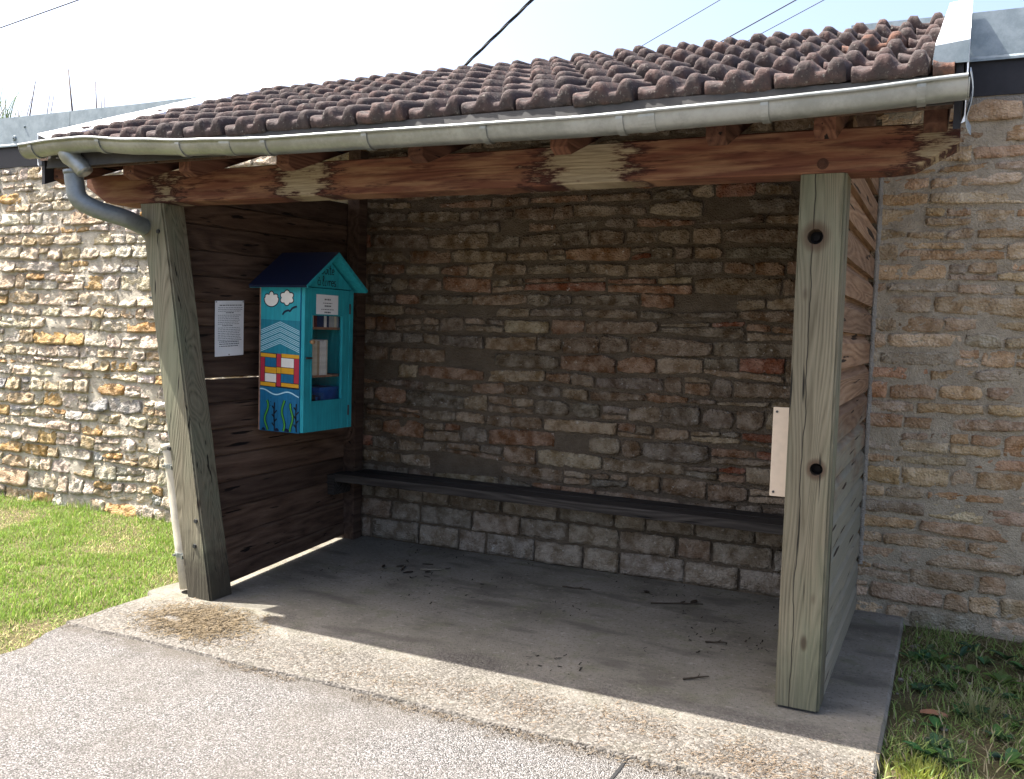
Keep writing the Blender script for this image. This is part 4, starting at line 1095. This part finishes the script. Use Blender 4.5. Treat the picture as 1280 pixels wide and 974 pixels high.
# books standing in the box
bcols = [plain('book_cream', (0.55, 0.49, 0.38), 0.7), plain('book_white', (0.66, 0.64, 0.6), 0.6), plain('book_tan', (0.36, 0.27, 0.18), 0.7), plain('book_grey', (0.35, 0.35, 0.35), 0.7)]
bdark = [plain('book_navy', (0.02, 0.035, 0.10), 0.6), plain('book_blue', (0.03, 0.10, 0.26), 0.6), plain('book_black', (0.02, 0.02, 0.02), 0.6), plain('book_maroon', (0.10, 0.02, 0.02), 0.6)]
def book(y, w_, z, h_, d_, cov, label, group):
    t = empty('book', (0.60, y + w_ / 2, z), label, 'book', group)
    xf = 0.690; xb = xf - d_
    q = G().box(xf - 0.002, xf, y, y + w_, z, z + h_).box(xb, xf - 0.002, y, y + 0.0015, z, z + h_).box(xb, xf - 0.002, y + w_ - 0.0015, y + w_, z, z + h_)
    q.build('cover', cov, t)
    G().box(xb + 0.003, xf - 0.0022, y + 0.0017, y + w_ - 0.0017, z + 0.002, z + h_ - 0.003).build('pages', P_PAPER, t)
rk = random.Random(21)
y = 0.545
while y < 0.745:
    w_ = rk.uniform(0.012, 0.026); book(y, w_, 1.1425, rk.uniform(0.185, 0.21), 0.135, rk.choice(bcols[:3]), 'pale paperback standing on the middle shelf of the book box', 'books on the middle shelf'); y += w_ + 0.001
y = 0.53
while y < 0.86:
    w_ = rk.uniform(0.015, 0.034); book(y, w_, 1.4195, rk.uniform(0.14, 0.20), 0.135, rk.choice(bcols + bdark[:1] + bdark[3:]), 'book standing on the top shelf behind the door notice', 'books on the top shelf'); y += w_ + 0.001
y = 0.545
while y < 0.70:
    w_ = rk.uniform(0.016, 0.030); book(y, w_, 0.8415, rk.uniform(0.17, 0.20), 0.14, rk.choice(bdark), 'dark book standing on the floor of the book box', 'books at the bottom of the box'); y += w_ + 0.001
crate = empty('blue_bin', (0.6, 0.80, 0.8415), 'blue plastic storage bin at the bottom of the book box', 'bin')
q = G().box(0.50, 0.66, 0.715, 0.720, 0.8415, 1.06).box(0.50, 0.66, 0.905, 0.910, 0.8415, 1.06).box(0.655, 0.66, 0.7205, 0.9045, 0.8415, 1.06).box(0.50, 0.505, 0.7205, 0.9045, 0.8415, 1.06).box(0.506, 0.654, 0.7205, 0.9045, 0.8415, 0.846)
q.build('tub', plain('blue_plastic', (0.02, 0.09, 0.32), 0.4), crate)
G().box(0.497, 0.666, 0.712, 0.913, 1.052, 1.066).box(0.5, 0.655, 0.72, 0.905, 1.058, 1.064).build('rim', plain('blue_plastic_rim', (0.025, 0.11, 0.36), 0.4), crate)

# ------------------------------------------------------------------ overhead cables
MAT_CABLE = plain('cable_black', (0.02, 0.022, 0.026), 0.6)
def at(u, v_, dist):
    d = (FWD + RIGHT * ((u - 640) / FPX) - UP * ((v_ - 487) / FPX)); return CAM + d * dist
def cable(p, q_, d0, d1, r, label, twisted=False, ext=1.8):
    a = at(*p, d0); b = at(*q_, d1); dv = b - a
    A = a - dv * ext; B = b + dv * ext * 2
    pts = [A + (B - A) * t + Vector((0, 0, -0.10 * (t - 0.5) ** 2 * 0)) for t in np.linspace(0, 1, 40)]
    if not twisted:
        o = G().tube(pts, r, 6).build('overhead_cable', MAT_CABLE, None, smooth=True)
        tag(o, label, 'cable', 'overhead cables')
    else:
        t = empty('overhead_cable', pts[20], label, 'cable', 'overhead cables'); n = 700
        ax = (B - A).normalized(); e1 = ax.orthogonal().normalized(); e2 = ax.cross(e1)
        for s_ in range(3):
            pp = [A + (B - A) * (i / n) + (e1 * math.cos(i * 0.075 + s_ * 2.09) + e2 * math.sin(i * 0.075 + s_ * 2.09)) * r * 1.05 for i in range(n + 1)]
            G().tube(pp, r, 6).build('strand', MAT_CABLE, t, smooth=True)
cable((0, 35), (98, 0), 11, 10, 0.007, 'single dark cable crossing the sky above the wall reeds')
cable((578, 85), (665, 0), 9, 8.2, 0.008, 'thick twisted cable rising into the sky behind the tiled roof', True)
cable((793, 63), (900, 0), 10, 9.0, 0.004, 'thin cable rising from the roof beside the twisted cable')
cable((905, 50), (995, 0), 10, 9.0, 0.0065, 'darker of the two close parallel cables over the roof')
cable((950, 43), (1030, 0), 10, 9.0, 0.0045, 'thinner of the two close parallel cables over the roof')

# ------------------------------------------------------------------ reeds behind the wall
MAT_REED = plain('reed_stem', (0.11, 0.075, 0.05), 0.8, var=0.25)
def reed(x0, z0, x1, z1, y, r, side_leaf=0):
    base = Vector((x0 - (x1 - x0) * (z0 + 0.05) / (z1 - z0), y, ground_z(x0, y) - 0.02)); mid = Vector((x0, y, z0)); tip = Vector((x1, y + 0.05, z1))
    cv = Vector((0.03 * (1 if side_leaf else -1), 0, 0))
    pts = [base.lerp(tip, t) + cv * math.sin(math.pi * t) for t in np.linspace(0, 1, 12)]
    o = G().tube(pts, [r * (1 - 0.75 * t ** 3) for t in np.linspace(0, 1, 12)], 6).build('dry_reed', MAT_REED, None, smooth=True)
    tag(o, 'bare dry reed stem standing up behind the wall coping', 'reed', 'dry reeds behind the wall')
for i, (a, b, c_, d_, r) in enumerate(((-4.275, 3.45, -4.369, 3.972, 0.013), (-3.95, 3.40, -3.974, 3.816, 0.010), (-3.86, 3.40, -3.90, 3.70, 0.008), (-3.83, 3.40, -3.85, 3.68, 0.008), (-4.955, 3.50, -4.866, 3.895, 0.011),
                                      (-4.66, 3.45, -4.58, 3.74, 0.008), (-4.70, 3.45, -4.64, 3.76, 0.008), (-4.13, 3.4, -4.12, 3.60, 0.006), (-5.05, 3.4, -4.93, 3.72, 0.008), (-5.12, 3.4, -5.15, 3.70, 0.008))):
    reed(a, b, c_, d_, 3.0, r * 1.6, i % 2)
rr_ = random.Random(6); tf = empty('reed_clump', (-5.35, 2.9, -0.05), 'green leafy reed clump rising behind the left end of the coping', 'reeds')
V, F, C = [], [], []
for i in range(120):
    x = -5.28 + rr_.gauss(0, 0.14); y = 2.9 + rr_.uniform(-0.1, 0.1); z0r = rr_.uniform(2.9, 3.35); hgt = rr_.uniform(0.25, 0.65); lean = rr_.gauss(0, 0.22); w_ = rr_.uniform(0.006, 0.014); n0 = len(V)
    for j in range(6):
        t = j / 5; px_ = x + lean * t * t; pz_ = z0r + hgt * (t - 0.25 * t * t * abs(lean) * 3); ww = w_ * (1 - t * 0.95)
        V += [(px_ - ww, y, pz_), (px_ + ww, y + 0.004, pz_)]
    F += [(n0 + 2 * j, n0 + 2 * j + 1, n0 + 2 * j + 3, n0 + 2 * j + 2) for j in range(5)]
    c_ = rr_.choice(((0.10, 0.15, 0.05), (0.15, 0.18, 0.08), (0.20, 0.18, 0.11))); C += [c_] * 12
mk('leaves', V, F, MAT_GRASS, parent=tf, colors=np.array(C))
g = G()
for i in range(9):
    x = -5.38 + rr_.gauss(0, 0.10); g.tube([(x, 2.9, -0.06), (x + 0.02, 2.9, 2.0), (x + rr_.uniform(-.05, .05), 2.9, 3.55)], [0.012, 0.010, 0.005], 6)
g.build('stems', MAT_REED, tf)
tip = G().tube(catmull([(-5.44, 2.95, 2.9), (-5.36, 2.95, 3.5), (-5.33, 2.96, 3.8), (-5.40, 2.97, 4.1)], 5), 0.012, 6).build('stems', MAT_REED, tf)

# ------------------------------------------------------------------ grass and litter
ng = np.random.default_rng(4)
def blades(name, X, Y, Z, Hh, Wd, lean, az, cols, mat, label, cat, segs=2, parent=None):
    n = len(X); dirx, diry = np.cos(az), np.sin(az); sx, sy = -diry, dirx
    V = np.zeros((n, 2 * segs + 1, 3)); 
    for j in range(segs):
        t = j / segs; w_ = Wd * (1 - 0.55 * t) / 2; off = lean * t ** 1.7
        for s_, k_ in ((-1, 0), (1, 1)):
            V[:, 2 * j + k_, 0] = X + dirx * off + s_ * sx * w_; V[:, 2 * j + k_, 1] = Y + diry * off + s_ * sy * w_; V[:, 2 * j + k_, 2] = Z + Hh * (t * (1 - 0.15 * t))
    V[:, -1, 0] = X + dirx * lean; V[:, -1, 1] = Y + diry * lean; V[:, -1, 2] = Z + Hh * 0.85
    m_ = 2 * segs + 1; base = (np.arange(n) * m_)[:, None]
    F = []
    for j in range(segs - 1): F.append(base + np.array([[2 * j, 2 * j + 1, 2 * j + 3, 2 * j + 2]]))
    quads = np.concatenate(F, 0).tolist() if F else []
    tris = (base + np.array([[2 * segs - 2, 2 * segs - 1, 2 * segs]])).tolist()
    C = np.repeat(cols, m_, axis=0)
    shade = 1.0
    o = mk(name, V.reshape(-1, 3), quads + tris, mat, colors=C, parent=parent)
    tag(o, label if parent is None else None, cat if parent is None else None, kind='stuff')
    return o
def fnoise(x, y, sc, seed=0):
    return np.array([mnoise.noise(Vector((a * sc, b * sc, seed))) for a, b in zip(x, y)])
# lawn on the left
n = 150000
X = 0.30 - np.abs(ng.random(n)) ** 1.15 * 5.4; Y = ng.uniform(-1.9, D - 0.02, n)
re_ = np.array([road_x(y) for y in Y]); keepm = (X < np.where(Y > -0.12, SLABL - 0.0, re_) - 0.01 + 0.05 * ng.standard_normal(n) * (ng.random(n) < 0.3))
keepm &= ~((X > 0.27) & (Y > -0.66))
X, Y = X[keepm], Y[keepm]; n = len(X)
pn_ = fnoise(X, Y, 1.6, 3.0); pf = fnoise(X, Y, 6.0, 8.0)
dry = np.clip((pn_ - 0.05) * 2.2 + 0.4 * pf, 0, 1); edge_d = np.clip(1 - (np.where(Y > -0.12, SLABL, 0.3) - X) / 0.35, 0, 1) * np.clip((-Y - 0.2) / 0.4, 0, 1)
dry = np.clip(dry + edge_d * 0.6, 0, 1)
keepm = ng.random(n) > dry * 0.45; X, Y, dry, pf = X[keepm], Y[keepm], dry[keepm], pf[keepm]; n = len(X)
Z = np.array([ground_z(a, b) for a, b in zip(X, Y)]) - 0.002
base = np.array([(0.115, 0.225, 0.028)]) * np.ones((n, 1)); alt = np.array([(0.24, 0.32, 0.06)]); stw = np.array([(0.46, 0.40, 0.20)])
t = ng.random((n, 1)); cols = base * (1 - t) + alt * t
isdry = (ng.random(n) < 0.07 + 0.50 * dry)[:, None]; cols = np.where(isdry, stw * (0.7 + 0.5 * ng.random((n, 1))), cols) * (0.75 + 0.5 * ng.random((n, 1)))
Hh = ng.uniform(0.014, 0.042, n) * (1 - 0.45 * dry) * (1 + 0.8 * np.clip(pf, -0.6, 1)) * (1 + 0.9 * (ng.random(n) < 0.04)); near = (Y > D - 0.16); Hh = np.where(near, Hh * ng.uniform(1.0, 2.2, n), Hh)
blades('grass', X, Y, Z, Hh, ng.uniform(0.003, 0.006, n), ng.uniform(0.0, 0.035, n), ng.uniform(0, 2 * np.pi, n), cols, MAT_GRASS, 'sunlit mown lawn between the road and the stone wall', 'grass')
# rough grass on the right
n = 22000
X = SLABX + 0.008 + ng.random(n) ** 1.2 * 2.0; Y = ng.uniform(-1.1, D - 0.03, n)
pn_ = fnoise(X, Y, 3.2, 5.0); bare = np.clip((pn_ - 0.0) * 2.5, 0, 1) + np.clip(1 - (X - SLABX) / 0.14, 0, 1) * np.clip((Y - 0.3) / 0.3, 0, 1) * 0.8
keepm = ng.random(n) > np.clip(bare, 0, 0.72); X, Y, pn_ = X[keepm], Y[keepm], pn_[keepm]; n = len(X)
Z = np.array([ground_z(a, b) for a, b in zip(X, Y)]) - 0.002
t = ng.random((n, 1)); cols = np.array([(0.14, 0.24, 0.055)]) * (1 - t) + np.array([(0.32, 0.38, 0.13)]) * t
cols = np.where((ng.random(n) < 0.24)[:, None], np.array([(0.36, 0.31, 0.19)]), cols) * (0.7 + 0.5 * ng.random((n, 1)))
blades('rough_grass', X, Y, Z, ng.uniform(0.015, 0.065, n), ng.uniform(0.003, 0.007, n), ng.uniform(0.0, 0.09, n), ng.uniform(0, 2 * np.pi, n), cols, MAT_GRASS, 'patchy rough grass beside the slab below the shaded wall', 'grass', 3)
# tufts and broad-leaved weeds
def tuft(x, y, n, h, spread, c0, c1, label, lean=0.09, bias=None):
    X = x + ng.normal(0, spread, n); Y = y + ng.normal(0, spread, n); Z = np.array([ground_z(a, b) for a, b in zip(X, Y)]) - 0.003
    t = ng.random((n, 1)); cols = np.array([c0]) * (1 - t) + np.array([c1]) * t
    az = np.arctan2(Y - y, X - x) + ng.normal(0, 0.5, n)
    e = empty('grass_tuft', (x, y, ground_z(x, y)), label, 'grass')
    blades('blades', X, Y, Z, ng.uniform(0.4, 1.0, n) * h, ng.uniform(0.003, 0.006, n), ng.uniform(0.1, 1.0, n) * lean, az, cols, MAT_GRASS, '', '', 3, parent=e)
tuft(4.13, 0.45, 110, 0.14, 0.045, (0.20, 0.22, 0.09), (0.34, 0.33, 0.17), 'pale upright grass tuft beside the slab in the shade', 0.09)
tuft(3.945, -0.235, 420, 0.055, 0.055, (0.20, 0.26, 0.03), (0.36, 0.36, 0.09), 'bright sunlit yellow-green grass tuft against the slab corner', 0.03)
tuft(4.02, 0.02, 80, 0.09, 0.05, (0.07, 0.13, 0.03), (0.16, 0.20, 0.08), 'dark green grass tuft between the sunlit tuft and the fallen leaf', 0.07)
tuft(-2.1, 1.42, 60, 0.13, 0.10, (0.12, 0.2, 0.03), (0.22, 0.27, 0.07), 'tall bright grass tuft against the foot of the sunlit wall', 0.12)
tuft(-2.6, 1.46, 40, 0.10, 0.06, (0.12, 0.2, 0.03), (0.22, 0.27, 0.07), 'low weedy tuft at the foot of the sunlit wall', 0.10)
def leaf_plant(x, y, n, ln, wd, col, label):
    z = ground_z(x, y); e = empty('broadleaf_weed', (x, y, z), label, 'weed', 'broadleaf weeds'); V, F, C = [], [], []
    for i in range(n):
        a = rr_.uniform(0, 6.28); l_ = ln * rr_.uniform(0.6, 1.1); w_ = wd * rr_.uniform(0.7, 1.1); el = rr_.uniform(0.25, 0.9); n0 = len(V)
        for j in range(6):
            t = j / 5; r_ = l_ * t * math.cos(el) ; zz = z + l_ * math.sin(el) * (t - 0.45 * t * t) + 0.004; ww = w_ * math.sin(math.pi * min(0.98, 0.06 + 0.94 * t)) / 2
            cx_, cy_ = x + r_ * math.cos(a), y + r_ * math.sin(a)
            V += [(cx_ - math.sin(a) * ww, cy_ + math.cos(a) * ww, zz + ww * 0.4), (cx_, cy_, zz), (cx_ + math.sin(a) * ww, cy_ - math.cos(a) * ww, zz + ww * 0.4)]
        for j in range(5):
            p_ = n0 + 3 * j; F += [(p_, p_ + 1, p_ + 4, p_ + 3), (p_ + 1, p_ + 2, p_ + 5, p_ + 4)]
        cc = tuple(c_ * rr_.uniform(0.75, 1.25) for c_ in col); C += [cc] * 18
    mk('leaves', V, F, MAT_GRASS, parent=e, colors=np.array(C))
for i in range(46):
    x = SLABX + 0.06 + rr_.random() ** 1.1 * 0.75; y = rr_.uniform(-0.15, 1.45)
    leaf_plant(x, y, rr_.randint(5, 10), rr_.uniform(0.06, 0.11), rr_.uniform(0.024, 0.046), rr_.choice(((0.06, 0.13, 0.045), (0.05, 0.11, 0.05), (0.09, 0.15, 0.04))), 'low broad-leaved weed growing in the rough grass by the slab')
# pebbles by the slab edge
peb = plain('limestone_pebble', (0.21, 0.19, 0.155), 0.9, var=0.25)
for i in range(22):
    x = SLABX + 0.02 + abs(rr_.gauss(0, 0.14)); y = rr_.uniform(0.05, 1.48); r_ = rr_.uniform(0.006, 0.016)
    bm = bmesh.new(); bmesh.ops.create_icosphere(bm, subdivisions=1, radius=r_)
    zb = ground_z(x, y)
    for p in bm.verts: p.co = Vector((x + p.co.x * rr_.uniform(0.8, 1.3), y + p.co.y * rr_.uniform(0.8, 1.2), zb + r_ * 0.35 + p.co.z * rr_.uniform(0.45, 0.75)))
    o = G().frombm(bm).build('pebble', peb, None); tag(o, 'small pale stone lying in the soil beside the slab edge', 'stone', 'pebbles beside the slab')
# fallen leaf
V = []; lx, ly = 3.985, 0.33; lz = ground_z(lx, ly) + 0.022
for j in range(6):
    t = j / 5; ww = 0.026 * math.sin(math.pi * (0.05 + 0.93 * t))
    for s_ in (-1, 0, 1): V.append((lx - 0.05 + 0.10 * t, ly + s_ * ww, lz + 0.012 * math.sin(t * 3.1) - abs(s_) * 0.010))
F = [(3 * j + s_, 3 * j + s_ + 1, 3 * j + s_ + 4, 3 * j + s_ + 3) for j in range(5) for s_ in (0, 1)]
o = mk('fallen_leaf', V, F, MAT_LITTER, colors=np.array([(0.24, 0.12, 0.07)] * len(V))); tag(o, 'curled brown dead leaf lying in the rough grass', 'leaf')
md = o.modifiers.new('thick', 'SOLIDIFY'); md.thickness = 0.0012

# dry straw on the slab front and dark leaf bits further in
def litter(name, X, Y, ln, wd, cols, z0, label, cat):
    n = len(X); az = ng.uniform(0, 2 * np.pi, n); cz = ng.uniform(0.0, 1.0, n) ** 2
    V = np.zeros((n, 6, 3)); bend = ng.normal(0, 0.25, n)
    for j in range(3):
        t = j - 1.0
        for s_ in (0, 1):
            a = az + bend * t
            V[:, 2 * j + s_, 0] = X + np.cos(a) * ln * t / 2 - np.sin(a) * wd * (s_ - 0.5); V[:, 2 * j + s_, 1] = Y + np.sin(a) * ln * t / 2 + np.cos(a) * wd * (s_ - 0.5)
            V[:, 2 * j + s_, 2] = z0 + 0.0015 + cz * 0.010 * (1 + 0.5 * t) + s_ * 0.0008
    b_ = (np.arange(n) * 6)[:, None]; F = np.concatenate([b_ + np.array([[0, 2, 3, 1]]), b_ + np.array([[2, 4, 5, 3]])], 0).tolist()
    o = mk(name, V.reshape(-1, 3), F, MAT_LITTER, colors=np.repeat(cols, 6, axis=0)); tag(o, label, cat, kind='stuff')
n = 5200
t1 = ng.random(n); X = 0.80 + ng.normal(0, 0.15, n); Y = -0.36 + ng.normal(0, 0.11, n) - (X - 0.8) * 0.10
kp = (Y > -0.63) & (Y < -0.10) & (X > 0.36) & (X < 1.25) & (fnoise(X, Y, 9, 2.0) > -0.35)
X, Y = X[kp], Y[kp]; n = len(X)
t = ng.random((n, 1)); cols = np.array([(0.06, 0.042, 0.022)]) * (1 - t) + np.array([(0.20, 0.15, 0.085)]) * t
litter('straw_litter', X, Y, ng.uniform(0.012, 0.06, n), ng.uniform(0.0015, 0.003, n), cols, 0.0, 'matted dry straw and moss on the slab beside the leaning post', 'litter')
n = 13000
X = ng.uniform(1.0, SLABX - 0.01, n); Y = -0.50 + ng.normal(0, 0.10, n); w_ = fnoise(X, Y, 4.5, 6.0) + 0.32 * (X - 2.4)
kp = (Y > -0.655) & (Y < -0.15) & (ng.random(n) < np.clip(0.22 + w_ * 0.8, 0.05, 1)); X, Y = X[kp], Y[kp]; n = len(X)
t = ng.random((n, 1)); cols = np.array([(0.06, 0.040, 0.024)]) * (1 - t) + np.array([(0.20, 0.15, 0.10)]) * t
litter('needle_litter', X, Y, ng.uniform(0.006, 0.03, n), ng.uniform(0.0012, 0.0025, n), cols, 0.0, 'thin scatter of dry needles along the front edge of the slab', 'litter')
n = 900
X = ng.uniform(0.6, 3.4, n); Y = ng.uniform(-0.1, 1.50, n); kp = fnoise(X, Y, 2.2, 1.0) + 0.35 * (Y - 0.9) > -0.02; X, Y = X[kp], Y[kp]; n = len(X)
cols = np.array([(0.022, 0.018, 0.013)]) * (0.5 + 1.5 * ng.random((n, 1)))
litter('leaf_crumbs', X, Y, ng.uniform(0.004, 0.028, n), ng.uniform(0.003, 0.009, n), cols, 0.0, 'dark leaf crumbs scattered over the shaded slab under the bench', 'litter')
# larger twigs and dead leaves
MAT_TWIG = plain('dry_twig', (0.05, 0.038, 0.026), 0.9); MAT_TWIG2 = plain('pale_stick', (0.22, 0.19, 0.14), 0.9)
for (x, y, L_, az, mt, lb) in ((1.26, 1.03, 0.13, 0.5, MAT_TWIG2, 'pale stick lying on the slab near the back wall'), (3.08, 0.13, 0.12, 0.75, MAT_TWIG, 'thin dark twig lying on the slab near the square post'), (2.72, 1.13, 0.28, 0.48, MAT_TWIG, 'long thin twig lying along the slab under the bench'),
                               (1.10, 0.98, 0.12, 1.9, MAT_TWIG, 'short forked twig beside the pale stick'), (2.15, 1.12, 0.16, 0.2, MAT_TWIG, 'dark broken twig on the slab in front of the bench'), (3.05, 0.62, 0.10, 0.4, MAT_TWIG, 'small twig in the middle of the slab near the right-hand boards')):
    c_, s_ = math.cos(az), math.sin(az)
    pts = [(x + c_ * L_ * (t - 0.5) + 0.006 * nz(t * 5, x), y + s_ * L_ * (t - 0.5) + 0.008 * nz(t * 4, y + 3), 0.006 + 0.004 * abs(nz(t * 6, x * 3))) for t in np.linspace(0, 1, 8)]
    g = G().tube(pts, [0.005, 0.0045, 0.0045, 0.004, 0.004, 0.0035, 0.003, 0.002], 6)
    p3 = Vector(pts[4]); g.tube([p3, p3 + Vector((c_ * 0.02 - s_ * 0.02, s_ * 0.02 + c_ * 0.02, 0.004))], [0.003, 0.0015], 5)
    o = g.build('twig', mt, None, smooth=True); tag(o, lb, 'twig')
for i in range(13):
    x, y = (0.95 + rr_.random() * 0.45, 1.0 + rr_.uniform(-0.2, 0.3)) if i < 10 else (1.9 + rr_.random() * 0.9, 1.1 + rr_.uniform(-0.15, 0.2))
    V = []; a = rr_.uniform(0, 6.28); l_ = rr_.uniform(0.03, 0.065)
    for j in range(5):
        t = j / 4; ww = l_ * (0.14 + 0.012 * i) * math.sin(math.pi * (0.06 + 0.9 * t))
        for s_ in (-1, 0, 1):
            u_, v_ = (t - 0.5) * l_, s_ * ww; V.append((x + u_ * math.cos(a) - v_ * math.sin(a), y + u_ * math.sin(a) + v_ * math.cos(a), 0.003 + 0.004 * abs(s_) * (0.4 + t * 0.6) + 0.004 * t))
    F = [(3 * j + s_, 3 * j + s_ + 1, 3 * j + s_ + 4, 3 * j + s_ + 3) for j in range(4) for s_ in (0, 1)]
    o = mk('dead_leaf', V, F, MAT_LITTER, colors=np.array([(0.03, 0.022, 0.015)] * len(V))); tag(o, 'dark dead leaf lying on the slab in front of the bench', 'leaf', 'dead leaves on the slab')

# grit and leaf crumbs gathered along the joint between slab and road
n = 1500
X = ng.uniform(0.3, 3.9, n); Y = -0.675 - np.abs(ng.normal(0, 0.03, n)); kp = fnoise(X, Y * 0, 2.6, 3.3) > -0.25; X, Y = X[kp], Y[kp]; n = len(X)
t = ng.random((n, 1)); cols = np.array([(0.035, 0.026, 0.018)]) * (1 - t) + np.array([(0.16, 0.125, 0.085)]) * t
litter('joint_grit', X, Y, ng.uniform(0.003, 0.018, n), ng.uniform(0.002, 0.005, n), cols, -0.012, 'dark grit gathered along the joint between slab and road', 'litter')
